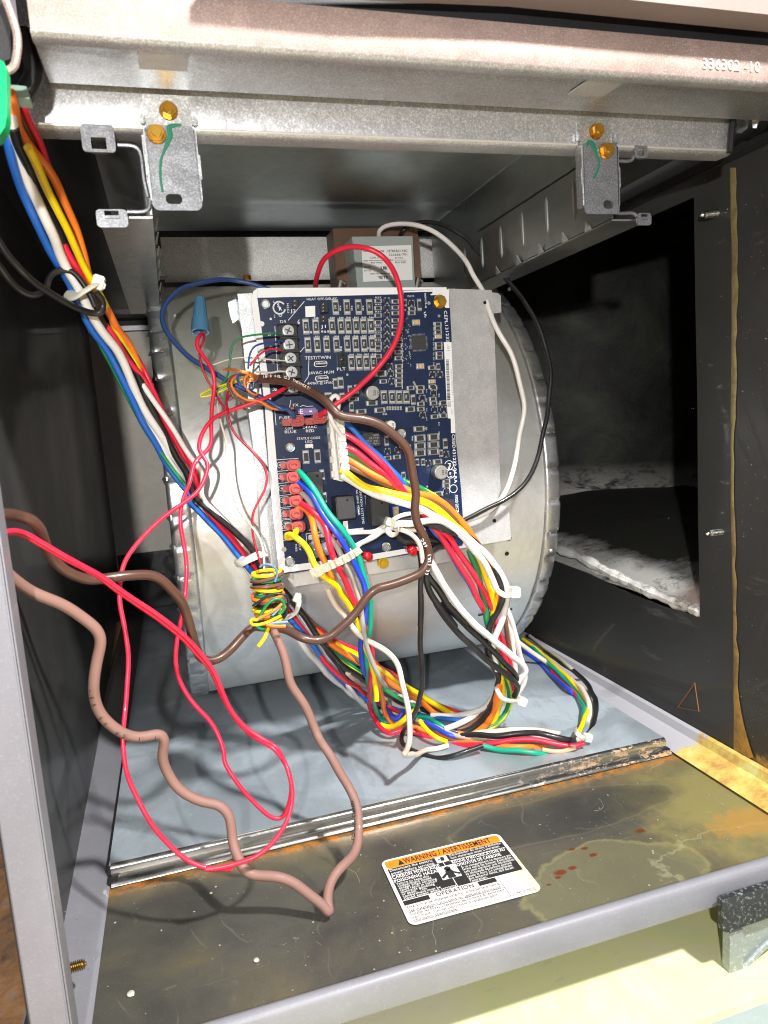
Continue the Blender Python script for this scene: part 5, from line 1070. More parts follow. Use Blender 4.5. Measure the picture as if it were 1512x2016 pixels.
# pink insulated terminals at the ends
def spade(fr, u, v, uu, vv, par, wpx=90, y0=YB-.0085):
    """flag terminal: moulded insulator with an oval mouth"""
    p = Q(fr, u, v, y0); a, b = size_at(fr, u, v, wpx, wpx*.80)
    bm = bmesh.new(); prism(bm, rrect(0, 0, a, b, b*.38, 0, 6), (0, -.0060, 0)); bm.transform(Matrix.Translation(p))
    o = fin(bm, 'spade_terminal', MT['spade'], par, bevel=.0009)
    bm = bmesh.new(); P = [p+Vector((a*.30*cos(2*pi*k/20), -.0062, b*.27*sin(2*pi*k/20))) for k in range(21)]; tube(bm, P, .0009, 6, caps=False); fin(bm, 'mouth_rim', MT['spade'], o, smooth=True)
    bm = bmesh.new(); a2, b2 = size_at(fr, u, v, wpx*.75, wpx*.48); prism(bm, rrect(0, 0, a2, b2, b2*.3, 0, 4), (0, -.004, 0)); bm.transform(Matrix.Translation(Q(fr, uu, vv, y0+.003))); fin(bm, 'insulator_tail', MT['spade'], o, bevel=.0006)
for (u, v) in ((328, 533), (325, 612), (342, 690), (343, 771), (345, 858), (360, 945)): spade('B', u, v, u-50, v+2, H2, 88)
# cable ties
def tie_loop(pts, wid, par, m='tie', name='cable_tie'):
    P = resolve(parse(pts)); P = smooth_path(catmull(P, 6), 1); bm = bmesh.new()
    tube(bm, P, wid*.5, 10, squash=.35); return fin(bm, name, MT[m], par, smooth=True)
def tie(pts, wid, head, hs, par, hy, rot=0.):
    t = tie_loop(pts, wid, par); p = at(*px(*head), 'y', hy); bm = bmesh.new(); R = Matrix.Rotation(rot, 3, 'Y')
    box(bm, p, hs, R); box(bm, p+R @ Vector((hs[0]*.55, 0, -hs[2]*.1)), (hs[0]*.25, hs[1]*.5, hs[2]*.5), R); fin(bm, 'tie_head', MT['tie'], t, bevel=.0005); return t
tie('R 1120,925@.150 1145,970@.140 1200,1000@.136 1250,1000@.138 1262,960@.148', .0036, ('R', 1290, 972), (.0062, .006, .0070), H1, .138, .1)
tie('Q 890,830@.172 895,890@.165 950,980@.160 1040,1010@.160 1110,1010@.166 1130,980@.175', .0036, ('Q', 1145, 1010), (.0062, .006, .0062), H1, .165, .5)
tie('R 100,340@.134 105,400@.126 150,440@.124 200,420@.126 210,370@.133', .0034, ('R', 130, 318), (.0058, .006, .0050), H1, .129, .4)
tie('S 570,1830@.094 640,1860@.084 720,1810@.080 800,1760@.082 850,1730@.092', .0052, ('S', 830, 1745), (.0050, .005, .0066), H1, .084, .35)
tie('G 335,375@.166 370,405@.148 440,370@.142 500,345@.143 520,350@.155', .0078, ('G', 770, 670), (.0040, .004, .0052), H1, .150, .5)
tie('G 775,665@.152 785,720@.144 760,780@.142 700,815@.144 660,830@.152', .0050, ('G', 780, 655), (.0036, .0034, .0040), H1, .149, .2)
tie('H 1215,1740@z.013 1225,1770@.128 1260,1800@.128 1290,1800@z.012', .0034, ('H', 1290, 1795), (.0055, .005, .0055), H2, .140, .3)
# flat clear comb tie over the terminal wires
MT['cleartie'] = mat('clear_nylon_tie', (.82, .80, .68), .3, 0, .2, .55, 1.4)
P = [fat('Z', u, v, 'y', y) for u, v, y in ((470, 1665, .1160), (620, 1600, .1135), (800, 1530, .1130), (960, 1450, .1135), (1140, 1345, .1140), (1200, 1420, .1140), (1030, 1540, .1135), (860, 1620, .1130), (690, 1700, .1135), (540, 1800, .1160))]
bm = bmesh.new(); F = [bm.verts.new(p) for p in P]
for i in range(4): bm.faces.new((F[i], F[i+1], F[8-i], F[9-i]))
g = bmesh.ops.solidify(bm, geom=bm.faces[:], thickness=.0009); fin(bm, 'comb_tie', MT['cleartie'], H2, bevel=.0002)
bm = bmesh.new()
for (u, v) in ((545, 1715), (620, 1690), (700, 1640), (790, 1580), (850, 1545), (960, 1500), (1060, 1440), (1120, 1410)):
    a = fat('Z', u-24, v-42, 'y', .1116); b = fat('Z', u+24, v+46, 'y', .1116); tube(bm, [a, b], .0004, 5)
prop(fin(bm, 'comb_teeth', MT['cleartie'], H2), kind='stuff')

# ================================================================= loose wires and cables
def loose(path, c, wpx, label, cat='wire', nm='loose_wire', group=None, **k):
    o = wire(path, c, wpx, None, nm, None, **k); return prop(o, label, cat, group)
tr_red = thing('transformer_wire', 'thick red wire arching from behind the board to the fuse terminal', 'wire', tuple(Q('A', 1060, 600, .13)))
wire('A 470,520@.20 480,470@.185 490,400@.17 525,300 600,230@.15 720,195 840,200@.135 940,258 1010,350 1055,480@.128 1068,600 1060,720 1020,850@.126 960,950 870,1060 760,1160@.128 640,1240 B 560,165@.132 515,200@.138 495,222@.142', 'red', 13, tr_red)
spade('B', 500, 218, 440, 240, tr_red, 90)
tr_blue = thing('transformer_wire', 'navy blue wire sweeping in a wide loop left of the board to the COM terminal', 'wire', tuple(at(380, 620, 'y', .18)))
wire('C 1500,410@.20 1330,370@.196 1100,300 900,262@.20 700,262 500,300@.185 330,380 220,500@.17 192,620 230,740@.160 330,880 470,1030@.150 620,1130 760,1205@.142 900,1290 1130,1400@.136 1260,1470 1380,1540 B 200,92@.132 290,155 335,200@.136 350,238@.142', 'deepblue', 12, tr_blue)
spade('B', 352, 236, 290, 248, tr_blue, 92)
loose('A 910,125@.232 915,90@.228 945,60 1000,40@.22 1080,34 1180,48@.205 1300,100 1400,180@.19 1512,300 W 60,-80 135,0@.17 200,120 260,280@.155 340,430 380,560@.15 403,680 390,800 360,950@.15 330,1080 290,1170@.15 220,1240 150,1270@.152 90,1285', 'white', 12, 'thick white wire arching from the transformer top down the right of the board', nm='transformer_wire')
loose('A 1050,130@.235 1065,90@.23 1110,55 1180,28@.225 1280,28 1400,72@.21 1512,140 W 150,-130 290,0@.185 380,110 460,230@.165 510,360 542,500@.155 535,620 515,770@.15 480,930 430,1060@.147 370,1130 280,1190 180,1240@.145 90,1290 R 820,310 740,350@.142', 'black', 11, 'black wire arching from the transformer along the right blower edge', nm='transformer_wire')
# brown thermostat cable with its stripped conductors
BC = thing('thermostat_cable', 'dark brown round cable winding from the left edge to the screw terminals with stripped ends', 'cable', tuple(at(700, 1150, 'y', .11)))
wire('T 590,345@.136 660,335@.133 800,335 950,365@.122 1120,430 1280,540@.112 1400,650 V 60,330@.108 200,400 400,430 600,490@.104 750,590 860,720 930,870@.104 965,1050 980,1250 R 365,60 360,200@.106 390,350 450,480 490,600@.108 487,690 430,790 300,850@.108 100,905 0,940 G 1380,590@.108 1280,680 1200,780 1120,880@.11 1030,955 920,985 800,970@.112 700,920 620,890@.122 520,880 440,875@.12 370,950 300,1040@.11 220,1105 130,1135 50,1115@.104 E 1440,1120 1385,1040@.10 1340,940 1290,840 1200,740@.092 1080,670 950,665 800,690@.082 650,705 500,660 400,570@.07 330,450 290,350 220,270@.05 100,232 0,232 -150,250@.03', 'cable_brown', 23, BC, 'cable_jacket', seg=14)
for c, p, w_ in (('orange', 'T 660,312@.132 600,290 540,290@.128 512,330 512,400 560,460@.128 620,492 640,470@.132', 6),
               ('orange', 'T 450,300@.130 400,330 378,380@.126 400,440 460,500@.128 540,545 650,550 760,618@.13 860,638 990,622@.139', 6),
               ('brown', 'T 560,300@.134 480,285 380,310@.130 342,370 370,450 410,530@.128 500,552 650,580 800,605@.132 900,600@.138', 7),
               ('green', 'C 1380,795@.141 1300,788@.136 1150,798 1000,818@.134 915,865 880,970 868,1100@.134 850,1210 800,1290 740,1350@.14', 5),
               ('navy', 'C 1410,868@.141 1300,875@.134 1200,885 1110,918@.128 1062,1000 1050,1140@.130', 5),
               ('navy', 'T 460,285@.128 440,330 470,400@.126 520,440 600,440@.130 600,380 640,340', 6),
               ('red', 'C 1400,962@.141 1340,948@.136 1260,940 1150,1010@.130 1070,1105@.132', 5),
               ('cream', 'C 1420,1062@.141 1300,1050@.138 1200,1040 1000,1027@.136 850,1050 700,1100@.142', 4),
               ('cream', 'C 1420,1165@.141 1350,1160 1280,1178@.137 1130,1165@.133', 5),
               ('yellow', 'C 1000,1240@.132 830,1292@.136 680,1342 585,1385@.142 575,1412 640,1412 760,1372@.140 850,1330', 4),
               ('lime', 'C 980,1260@.134 820,1310@.138 700,1350 620,1390@.144 610,1405 700,1390 840,1320@.138', 3),
               ('darkred', 'C 850,1360@.136 835,1450@.132 840,1500 858,1600@.128 885,1720 930,1800 1000,1870@.126 1140,2010 B 60,430 100,480@.124 150,570 150,680 90,790@.122 55,880 60,1000@.122 90,1120 115,1210@.120', 6),
               ('darkred', 'C 880,1400@.136 840,1450@.133 820,1530 C 825,1560@.133', 5),
               ('cream', 'C 740,1470@.140 770,1620@.134 820,1800 835,1900 838,2016@.128 O 452,950@.126 468,1000 490,1030@.122 512,1060 519,1090 520,1120@.119', 6)):
    wire(p, c, w_, BC, 'conductor', WL(c)+' conductor', seg=7)
r_ = random.Random(5)
bm = bmesh.new()
for i in range(26):
    a = T_ = (0, 0); u0, v0 = 640+r_.uniform(-20, 20), 310+r_.uniform(-14, 14)
    P = [fat('T', u0, v0, 'y', .131), fat('T', 540+r_.uniform(-20, 20), 270+r_.uniform(-14, 16), 'y', .128), fat('T', 430+r_.uniform(-30, 30), 245+r_.uniform(-16, 16), 'y', .130), fat('T', 290+r_.uniform(-20, 60), 232+r_.uniform(-18, 20), 'y', .134)]
    tube(bm, catmull(P, 4), .00013, 4)
for i in range(18):
    P = [fat('T', 640+r_.uniform(-10, 10), 310+r_.uniform(-10, 14), 'y', .1305), fat('T', 590+r_.uniform(-20, 20), 330+r_.uniform(-30, 30), 'y', .128), fat('T', 520+r_.uniform(-20, 30), 350+r_.uniform(-40, 50), 'y', .130)]
    tube(bm, catmull(P, 4), .00022, 4)
prop(fin(bm, 'frayed_strands', MT['copper'], BC), kind='stuff')
# white print along the brown cable, seen where it turns
def print_on(par, s, pts, fr, size, m, ysurf):
    P = [fat(fr, u, v, 'y', ysurf) for u, v in pts]; P = catmull(P, 8); L = [0]
    for a, b in zip(P, P[1:]): L.append(L[-1]+(b-a).length)
    for i, ch in enumerate(s):
        if ch == ' ': continue
        d = (i+.5)/len(s)*L[-1]; k = next(j for j in range(1, len(L)) if L[j] >= d or j == len(L)-1); tg = (P[k]-P[k-1]).normalized(); p = P[k-1].lerp(P[k], (d-L[k-1])/max(L[k]-L[k-1], 1e-6))
        textobj(ch, 'jacket_print', size, m, frame_m(p-tg*size*.25, tg, tg.cross(Vector((0, 1, 0)))), par, align='LEFT', bold=.02)
print_on(BC, 'LL (UL)  60C', [(470, 815), (495, 730), (497, 640), (475, 560), (430, 480)], 'R', .0025, MT['silk'], .1042)
print_on(BC, '18/8 SOL CL2 THERMOSTAT CABLE', [(690, 312), (800, 304), (930, 322), (1080, 388), (1200, 458), (1290, 536)], 'T', .0019, MT['w_cream'], .1145)

# pink thermostat cable with coil of spare conductors
PC = thing('thermostat_cable', 'dusty pink-brown cable zigzagging over the floor pan and up to the coil of spare conductors', 'cable', tuple(at(640, 1780, 'y', .05)))
wire('E -120,250@.02 -30,380@.028 5,500@.033 40,640 130,720@.042 300,810 450,890@.052 600,980 690,1060@.058 718,1150 690,1290 672,1430@.062 690,1580 760,1710 880,1795@.068 1020,1828 1140,1815@.074 1178,1860 1172,1990@.076 I 962,100 995,220@.077 1080,330 1200,390@.076 1310,402 1375,470 1390,620@.068 1425,725 J 240,795@.058 310,830 420,842@.054 540,872 640,940@.049 720,1010 755,1045@.0455 745,980@.049 765,880 830,780@.058 910,690 930,580@.075 912,440 880,340@.088 820,220 740,80@.098 690,0 G 1050,1890 960,1700@.106 850,1500 760,1350 690,1180@.114 640,1020 600,900@.120 570,840', 'cable_pink', 25, PC, 'cable_jacket', seg=14)
print_on(PC, 'HONEYWELL 18/8', [(890, 385), (902, 450), (905, 520), (900, 620)], 'J', .0026, MT['ink'], .0725) if False else print_on(PC, 'NONWELL 18/8 CL2', [(882, 385), (895, 450), (898, 520), (890, 620)], 'J', .0024, MT['ink'], .072)
print_on(PC, 'E155 S5 62 1 1', [(650, 1420), (655, 1540), (700, 1670), (800, 1790), (960, 1850), (1150, 1845)], 'E', .0026, MT['ink'], .060)
# coil: separate turns of spare conductors
ccol = ['yellow', 'brown', 'green', 'black', 'brown', 'yellow', 'green', 'orange', 'brown', 'cable_pink', 'black', 'yellow', 'green', 'orange', 'black', 'yellow']
c0 = at(525, 1128, 'y', .120); c1 = at(531, 1222, 'y', .120)
for i, c in enumerate(ccol):
    t = i/(len(ccol)-1); ctr = c0.lerp(c1, t); rr = .0080+.0010*sin(i*1.9); ph = i*1.3; P = []
    for k in range(41):
        a = 2*pi*k/40*1.05+ph; P.append(ctr+Vector((rr*cos(a), rr*.85*sin(a), .0007*sin(a*1.0+i)+.0018*(k/40-.5)+.0009*sin(i*2.3)*cos(a))))
    bm = bmesh.new(); tube(bm, P, .00105, 7); fin(bm, 'spare_conductor', MT['w_'+c], PC, smooth=True, label=WL(c)+' conductor wound in the coil')
for c, p, w_ in (('lightblue', 'G 500,440@.113 520,425 570,420@.110 615,450 628,500 610,550@.112', 6), ('black', 'G 440,730@.112 500,690 560,650@.110 640,635 700,650@.108 715,700 690,790@.112', 7),
               ('green', 'G 490,820@.110 530,750 580,690@.108 640,670 680,700 672,770 640,790@.110', 8), ('orange', 'G 480,830@.109 560,790 620,750@.108 660,712@.109', 8), ('lightblue', 'G 590,800@.1085 640,750 655,720@.109', 6),
               ('yellow', 'G 660,800@.108 600,830 520,860@.107 440,865 425,840@.107 440,825 480,830@.109', 8), ('lightblue', 'G 560,860@.108 630,855 700,848@.109', 8), ('orange', 'G 540,865@.107 610,880 690,883@.107', 9),
               ('yellow', 'G 560,900@.112 530,970@.108 482,1035@.106', 10), ('green', 'G 470,880@.113 500,900 550,910@.114', 7), ('navy', 'G 480,890@.114 520,905 570,905@.114', 7)):
    wire(p, c, w_, PC, 'spare_conductor', WL(c)+' conductor', seg=7)

# red twin loops and the wire nut
loose('C 1440,1310@.142 1400,1340@.136 1300,1390 1200,1440@.13 1050,1500 860,1560@.13 760,1600 700,1640 640,1705@.125 590,1800 560,1950 E 1500,-120@.118 1440,50@.112 1330,140 1200,240@.105 1050,370 930,520@.095 870,680 862,850@.09 890,1000 920,1200@.085 920,1350 900,1600@.078 890,1850 900,2010 I 745,150@.068 780,290 870,480@.06 980,620 1100,735 1250,788@.052 1400,785 J 0,790 100,783@.05 250,740 380,670@.052 470,560 520,430@.06 532,300 500,180@.068 430,60 G 700,1900 640,1830@.078 550,1740 400,1640@.082 280,1500 200,1320@.085 130,1180 30,1060@.082 E 1400,1185 1300,1080@.078 1150,965 1000,865@.072 850,765 750,690@.064 600,600 450,520@.055 300,430 180,365@.045 80,345 -20,380@.035 -150,430@.02', 'red', 11.5, 'long red wire from the R terminal hanging in the big lower-left loop', nm='thermostat_wire')
loose('C 590,790@.143 545,850@.136 540,920 580,980@.134 640,1060 690,1150@.13 715,1260 710,1360@.13 690,1500 680,1700@.126 680,1900 E 1400,-150@.118 1365,0@.112 1318,120 1300,280@.108 1325,420 1345,600@.105 1345,750 1325,920@.1 1290,1080 1272,1180@.098 1268,1310 1310,1460@.095 1400,1600 G 30,1430 130,1590@.09 230,1800 J 60,20@.085 130,160 210,280@.078 300,390 390,470@.072 450,490 485,470@.071 515,390 522,290@.070 500,190 425,75@.074 G 690,1910 620,1830@.082 530,1750 390,1655@.085 268,1510 188,1325@.088 118,1190 20,1075@.085 E 1390,1200 1290,1095@.081 1140,980 990,880@.075 840,780 740,705@.067 590,615 440,538@.058 290,450 175,385@.048 80,365 -20,400@.038 -150,450@.023', 'red', 11, 'second long red wire hanging from the blue wire nut beside its twin', nm='thermostat_wire')
loose('C 610,790@.143 605,880@.137 570,940@.139 570,1030 600,1150@.138 650,1260 720,1370@.137 780,1480 830,1560@.134 850,1530', 'darkred', 6, 'thin dark red conductor hanging from the blue wire nut', nm='thermostat_wire')
NU = thing('wire_nut', 'ribbed blue twist-on wire nut above the red wires', 'wire nut', tuple(fat('C', 575, 640, 'y', .142)))
top = fat('C', 572, 430, 'y', .146); bot = fat('C', 575, 778, 'y', .140); ax = (bot-top); Ln = ax.length; ax.normalize(); sc = (fat('C', 665, 700, 'y', .142)-fat('C', 485, 700, 'y', .142)).length/2
bm = bmesh.new(); n1 = ax.orthogonal().normalized(); n2 = ax.cross(n1); rings = []
for (t, r) in ((0, .30), (.02, .50), (.06, .60), (.62, .84), (.63, .92), (.93, 1.0), (.97, 1.03), (1.0, 1.02), (1.0, .80), (.9, .7)):
    ring_ = []
    for k in range(48):
        q = r*sc*(1-(.06 if (k % 4 < 2 and .05 < t < .63) else 0)); a = 2*pi*k/48; ring_.append(bm.verts.new(top+ax*Ln*t+(n1*cos(a)+n2*sin(a))*q))
    rings.append(ring_)
for a, b in zip(rings, rings[1:]):
    for k in range(48): bm.faces.new((a[k], a[(k+1) % 48], b[(k+1) % 48], b[k]))
bm.faces.new(rings[0]); bm.faces.new(rings[-1]); fin(bm, 'nut_body', MT['nutblue'], NU, smooth=True, ang=35)
# black cable on the upper left wall
loose('S -40,1340@.045 60,1500@.05 200,1660@.055 350,1790 500,1880@.07 650,1960 790,2000@.084 850,1990 870,1940@.085 860,1880 820,1830@.082', 'black', 17, 'thick black cable curving off the left wall into the upper tie', 'cable', 'black_cable')
loose('S 400,1800@.075 420,1710@.078 470,1650 540,1640@.080 620,1660 690,1740@.082 760,1850 800,1950@.084', 'black', 15, 'short black cable looping over the blue and white wires', 'cable', 'black_cable')
loose('S -40,1560@.055 60,1700@.06 160,1800@.066 260,1850 320,1840@.07 370,1800@.072', 'black', 17, 'lower dark cable against the left wall behind the harness', 'cable', 'black_cable')
# ================================================================= transformer
TF = thing('transformer', 'grey transformer with brown laminated frame and white label standing behind the board', 'transformer', tuple(at(755, 560, 'y', .23)))
YT = .212
def lam_mat():
    m = mat('brown_laminations', (.12, .07, .045), .4, .5); t = NT(m); w_ = t.n('ShaderNodeTexWave'); w_.inputs['Scale'].default_value = 500; w_.inputs['Distortion'].default_value = .6; t.l(t.obj(), w_.inputs[0]); w_.bands_direction = 'Y'
    t.col(t.mix(w_.outputs[1], (.06, .035, .025), (.17, .10, .065))); t.bump(w_.outputs[1], .5, .0004); return m
p = [at(655, 450, 'y', .236), at(822, 448, 'y', .236), at(832, 600, 'y', .236), at(668, 600, 'y', .236)]
bm = bmesh.new(); prism(bm, p, (0, .022, 0)); fin(bm, 'laminations', lam_mat(), TF, bevel=.0008)
p = [at(693, 466, 'y', YT), at(812, 465, 'y', YT), at(818, 585, 'y', YT), at(706, 587, 'y', YT)]
MT['tfbody'] = mat('grey_coil_cover', (.30, .34, .33), .45)
bm = bmesh.new(); prism(bm, p, (0, .026, 0)); fin(bm, 'coil_cover', MT['tfbody'], TF, bevel=.0012)
p = rrect(0, 0, 1, 1, .08, 0)
lb = [fat('A', 797, 190, 'y', YT-.0006), fat('A', 1132, 180, 'y', YT-.0006), fat('A', 1142, 415, 'y', YT-.0006), fat('A', 808, 430, 'y', YT-.0006)]
MT['label'] = mat('white_label', (.80, .80, .78), .35)
bm = bmesh.new(); prism(bm, lb, (0, .0005, 0)); lbo = fin(bm, 'rating_label', MT['label'], TF)
def tw(s, u, v, hp, u2, v2, bold=.005): 
    o = word(s, 'A', u, v, hp, u2, v2, m='ink', bold=bold, y=YT-.0008, parent=lbo)
tw('4000-04K28', 805, 222, 15, 948, 222); tw('HT01BC115C', 972, 222, 20, 1106, 220, .02); tw('322666-701', 980, 247, 18, 1104, 244); tw('COM 120V', 853, 267, 14, 935, 265); tw('24 VAC', 1022, 268, 14, 1078, 267)
tw('PRI', 810, 288, 13, 838, 288); tw('SEC', 980, 283, 14, 1010, 282); tw('BLK WHT', 860, 300, 14, 935, 300); tw('BLU RED', 1024, 298, 14, 1096, 297); tw('40 VA', 814, 331, 14, 858, 330); tw('60 HZ', 814, 354, 14, 860, 353)
tw('ASM IN MEXICO 12013', 856, 375, 12, 1040, 372); tw('TE', 944, 400, 20, 976, 398, .03); tw('UR', 926, 338, 26, 972, 336, .04); tw('c', 920, 350, 12, 930, 350)
bm = bmesh.new()
for k in range(3): a = fat('A', 908+k*5, 392+k*7, 'y', YT-.0008); b = fat('A', 938, 392+k*7, 'y', YT-.0008); prism(bm, [a, b, b+Vector((0, 0, -.0004)), a+Vector((0, 0, -.0004))], (0, -.0001, 0))
for (u, v, u2) in ((845, 284, 948), (1018, 281, 1098)): a = fat('A', u, v, 'y', YT-.0008); b = fat('A', u2, v, 'y', YT-.0008); prism(bm, [a, b, b+Vector((0, 0, -.0002)), a+Vector((0, 0, -.0002))], (0, -.0001, 0))
prop(fin(bm, 'printed_rule', MT['ink'], lbo), kind='stuff')
for (u, v) in ((668, 455), (1190, 440)):
    q = fat('A', u, v, 'y', .228); bm = bmesh.new(); tube(bm, [q+Vector((-.003, 0, -.004)), q+Vector((-.001, 0, .003)), q+Vector((.002, 0, .001))], .0022, 8); fin(bm, 'mounting_foot', MT['steel'], TF, smooth=True)

# ================================================================= warning sticker on the floor pan
q = [at(750, 1697, 'z', .0010), at(974, 1640, 'z', .0010), at(1076, 1752, 'z', .0010), at(806, 1822, 'z', .0010)]
U_ = ((q[1]-q[0])+(q[2]-q[3])).normalized(); Cn = sum(q, Vector())/4; V_ = Vector((-U_.y, U_.x, 0)); LW = ((q[1]-q[0]).length+(q[2]-q[3]).length)/2; LH = ((q[0]-q[3]).dot(V_)+(q[1]-q[2]).dot(V_))/2
def sp(s, t, z=0.): return Cn+U_*(s-.5)*LW+V_*(.5-t)*LH+Vector((0, 0, z))      # s right, t down, 0..1
SK = thing('warning_sticker', 'orange and black bilingual warning sticker on the stained floor pan', 'sticker', tuple(Cn))
def rr_sheet(s0, t0, s1, t1, r, z, m, nm, par, th=.00008):
    w2, h2_ = (s1-s0)*LW, (t1-t0)*LH; c = sp((s0+s1)/2, (t0+t1)/2, z); P = rrect(0, 0, w2, h2_, r, 0, 5) if r else [Vector((x*w2/2, 0, y*h2_/2)) for x, y in ((-1, -1), (1, -1), (1, 1), (-1, 1))]
    bm = bmesh.new(); prism(bm, [c+U_*v.x+V_*v.z for v in P], (0, 0, th)); return fin(bm, nm, m, par)
def paper():
    m = mat('sticker_paper', (.80, .79, .76), .32, 0, .2); t = NT(m); k, rg = t.blob(.2455, .040, .008, .016, .1, .2, 90); t.col(t.mix(t.math('MULTIPLY', k, .8), (.80, .79, .76), (.74, .70, .36))); return m
pp = rr_sheet(0, 0, 1, 1, .004, -.0002, paper(), 'paper', SK, .0002)
rr_sheet(.025, .03, .975, .15, .0015, .00002, MT['orange_ink'], 'orange_band', SK)
rr_sheet(.025, .155, .975, .655, 0, .00002, MT['ink'], 'black_panel', SK)
rr_sheet(.025, .665, .22, .73, 0, .00002, MT['ink'], 'black_bar', SK); rr_sheet(.60, .665, .74, .73, 0, .00002, MT['ink'], 'black_bar', SK)
MT['whiteink'] = mat('white_ink', (.80, .80, .78), .4)
rr_sheet(.405, .155, .50, .255, 0, .00012, MT['whiteink'], 'hand_pictogram', SK); rr_sheet(.375, .32, .525, .52, 0, .00012, MT['whiteink'], 'person_pictogram', SK)
rr_sheet(.4475, .255, .4525, .32, 0, .00012, MT['whiteink'], 'divider', SK); rr_sheet(.4475, .52, .4525, .655, 0, .00012, MT['whiteink'], 'divider', SK); rr_sheet(.03, .268, .405, .272, 0, .00012, MT['whiteink'], 'divider', SK); rr_sheet(.50, .262, .97, .266, 0, .00012, MT['whiteink'], 'divider', SK)
rr_sheet(.03, .835, .76, .838, 0, .00012, MT['ink'], 'divider', SK); rr_sheet(.758, .67, .761, .97, 0, .00012, MT['ink'], 'divider', SK); rr_sheet(.03, .968, .97, .971, 0, .00012, MT['ink'], 'divider', SK)
bm = bmesh.new()
for (s, t, r, n_) in ((.452, .37, .0019, 16), (.452, .42, .0022, 12)): 
    c = sp(s, t, .0003); f_ = [bm.verts.new(c+U_*r*cos(2*pi*k/n_)+V_*r*sin(2*pi*k/n_)) for k in range(n_)]; bm.faces.new(f_)
def poly(bm, pts, z=.00028): bm.faces.new([bm.verts.new(sp(s, t, z)) for s, t in pts])
poly(bm, [(.43, .42), (.475, .42), (.485, .52), (.42, .52)]); poly(bm, [(.375, .48), (.43, .42), (.44, .445), (.385, .51)]); poly(bm, [(.475, .42), (.525, .47), (.52, .50), (.468, .445)]); poly(bm, [(.45, .17), (.475, .18), (.47, .24), (.44, .235)], .0003); poly(bm, [(.42, .20), (.45, .19), (.45, .205), (.42, .212)], .00032)
prop(fin(bm, 'pictogram_figure', MT['ink'], SK), kind='stuff')
def st(s, x, y, x2, h, m='whiteink', bold=0.):
    o = textobj(s, 'printed_line', h*LH*1.05, MT[m], frame_m(sp(x, y, .00016), U_, V_), SK, ext=.00002, bold=bold)
    xs = [(v.co-sp(x, y)).dot(U_) for v in o.data.vertices]; k = (x2-x)*LW/max(xs)
    for v in o.data.vertices: d = (v.co-sp(x, y)).dot(U_); v.co += U_*d*(k-1)
    return o
st('WARNING / AVERTISSEMENT', .17, .093, .90, .115, 'ink', .02)
bm = bmesh.new(); poly(bm, [(.145, .05), (.168, .135), (.12, .135)], .0002); prop(fin(bm, 'warning_triangle', MT['ink'], SK), kind='stuff')
for i, (s, x2) in enumerate((('Disconnect the electric', .38), ('power before servicing.', .385))): st(s, .035, .185+i*.052, x2, .055, bold=.0)
for i, (s, x2) in enumerate((('CARBON MONOXIDE', .41), ('POISONING HAZARD', .42))): st(s, .03, .302+i*.062, x2, .066, bold=.012)
for i, (s, x2) in enumerate((('Failure to keep this', .29), ('compartment closed', .30), ('except when servicing', .335), ('could result in carbon', .325), ('monoxide poisoning', .30), ('or death.  This', .23), ('compartment must be', .33), ('closed except when servicing.', .45))): st(s, .04, .41+i*.0325, x2, .046, bold=.0) if i < 8 else 0
for i, (s, x2) in enumerate((("Deconnecter du circuit d'alimenta-", .965), ("tion electrique avant L'entretien", .93))): st(s, .52, .178+i*.046, x2, .05, bold=.0)
for i, (s, x2) in enumerate((("RISQUE D'INTOXICATION AU", .955), ('MONOXYDE DE CARBONE', .90))): st(s, .51, .292+i*.062, x2, .066, bold=.012)
for i, (s, x2) in enumerate((('Si ce compartiment ne demeure pas', .965), ("ferme entre les travaux d'entretien,", .965), ('cela peut entrainer une intoxication', .965), ('au monoxyde de carbone pouvant', .93), ('causer la mort. Ce compartiment', .92), ('doit demeurer ferme, sauf durant', .92), ("l'entretien.", .69))): st(s, .555, .405+i*.038, x2, .048, bold=.0)
st('OPERATION', .27, .70, .56, .075, 'ink', .01)
for i, (s, x2) in enumerate((('Filters must be installed external to the furnace casing.', .745), ('See installation instructions for additional information.', .745))): st(s, .035, .762+i*.052, x2, .055, 'ink', 0)
for i, (s, x2) in enumerate((("Installer les filtres a l'exterieur de l'armoire du generateur", .75), ("d'air chaud.  Voir les instructions d'installation pour", .68), ('information additionnelle.', .36))): st(s, .035, .862+i*.043, x2, .050, 'ink', 0)
st('337983-101 REV.C', .78, .95, .955, .032, 'ink')

# ================================================================= plastic bracket under the front lip
RB_ = thing('filter_bracket', 'translucent plastic bracket with black strip hooked below the right front lip', 'plastic bracket', tuple(at(1430, 1930, 'z', ZF)))
yb = -.006
def grub(name, base, hi, rough=.4, tr=0.):
    m = mat(name, base, rough, 0, .2, tr); t = NT(m); n = t.noise(420, 6, .75); t.col(t.mix(t.ramp(n, (.54, 0.), (.62, .8)), base, hi)); t.bump(n, .4, .0006); return m
blackm = grub('scuffed_black_rubber', (.022, .024, .027), (.28, .30, .31)); clr = grub('dusty_clear_plastic', (.40, .45, .46), (.75, .78, .70), .25, .45)
P = [fat('F', u, v, 'y', yb) for u, v in ((192, 520), (230, 492), (800, 320), (1000, 250), (1000, 600), (800, 690), (245, 885), (205, 870))]
bm = bmesh.new(); prism(bm, P, (0, -.0035, 0)); fin(bm, 'black_strip', blackm, RB_, bevel=.0006)
P = [fat('F', u, v, 'y', yb+.004) for u, v in ((258, 870), (412, 820), (412, 1470), (408, 1520), (375, 1545), (310, 1535), (265, 1490), (250, 1440))]
bm = bmesh.new(); prism(bm, P, (0, -.005, 0)); fin(bm, 'post', clr, RB_, bevel=.0009)
P = [fat('F', u, v, 'y', yb+.003) for u, v in ((414, 820), (1000, 600), (1000, 860), (414, 1430))]
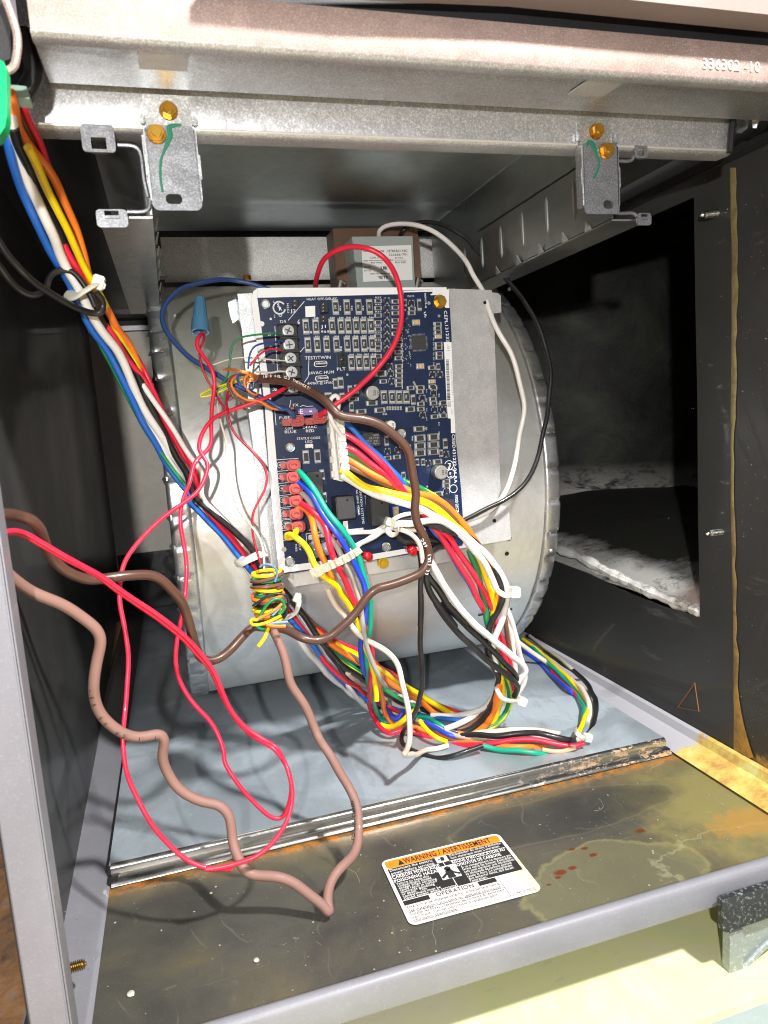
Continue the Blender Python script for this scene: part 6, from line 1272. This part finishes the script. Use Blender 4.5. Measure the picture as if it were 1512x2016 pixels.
bm = bmesh.new(); prism(bm, P, (0, -.0012, 0)); fin(bm, 'web', clr, RB_, bevel=.0002)
bm = bmesh.new(); tube(bm, [fat('F', u, v, 'y', yb+.001) for u, v in ((410, 1440), (700, 1140), (1000, 860))], .0016, 8); fin(bm, 'edge_rib', clr, RB_, smooth=True)

# ================================================================= grit and lint lying about
r_ = random.Random(21); bm = bmesh.new()
def speck(p, s, n_):
    g = bmesh.ops.create_icosphere(bm, subdivisions=1, radius=s)['verts']; k = (r_.uniform(.6, 1.6), r_.uniform(.6, 1.6), r_.uniform(.6, 1.6))
    for v in g: v.co = Vector((v.co.x*k[0]*(.4 if n_ == 'x' else 1), v.co.y*k[1], v.co.z*k[2]*(.4 if n_ == 'z' else 1)))+p
for i in range(230): speck(Vector((r_.uniform(.03, .395), r_.uniform(.004, .12), .0003)), r_.choice((.00018, .00025, .0003, .0005)), 'z')
for i in range(90): speck(Vector((r_.uniform(.03, .395), r_.uniform(.13, .40), HD+.0006)), r_.choice((.0002, .0003, .0004)), 'z')
for i in range(260): speck(Vector((W_-.0004, abs(r_.gauss(.045, .03))+.002, r_.uniform(.02, .36))), r_.choice((.00015, .0002, .0003)), 'x')
for i in range(40): speck(Vector((r_.uniform(.006, .026), r_.uniform(.01, .3), .011)), r_.choice((.0002, .0003)), 'z')
prop(fin(bm, 'grit', mat('dull_grit', (.30, .28, .22), .9), None), 'fine pale grit scattered over the floor pan, deck and right wall', 'grit', kind='stuff')
bm = bmesh.new()
for i in range(9):
    x, y = r_.uniform(.05, .38), r_.uniform(.01, .11) if i < 5 else r_.uniform(.14, .3); z = .0004 if i < 5 else HD+.0006; a_ = r_.uniform(0, 6.3); P = [Vector((x, y, z))]
    for k in range(6): a_ += r_.uniform(-.7, .7); P.append(P[-1]+Vector((cos(a_), sin(a_), 0))*r_.uniform(.002, .005))
    tube(bm, catmull(P, 4), .00007, 4)
prop(fin(bm, 'lint', MT['w_gray'], None), 'thin lint fibres lying on the floor pan and deck', 'lint', kind='stuff')
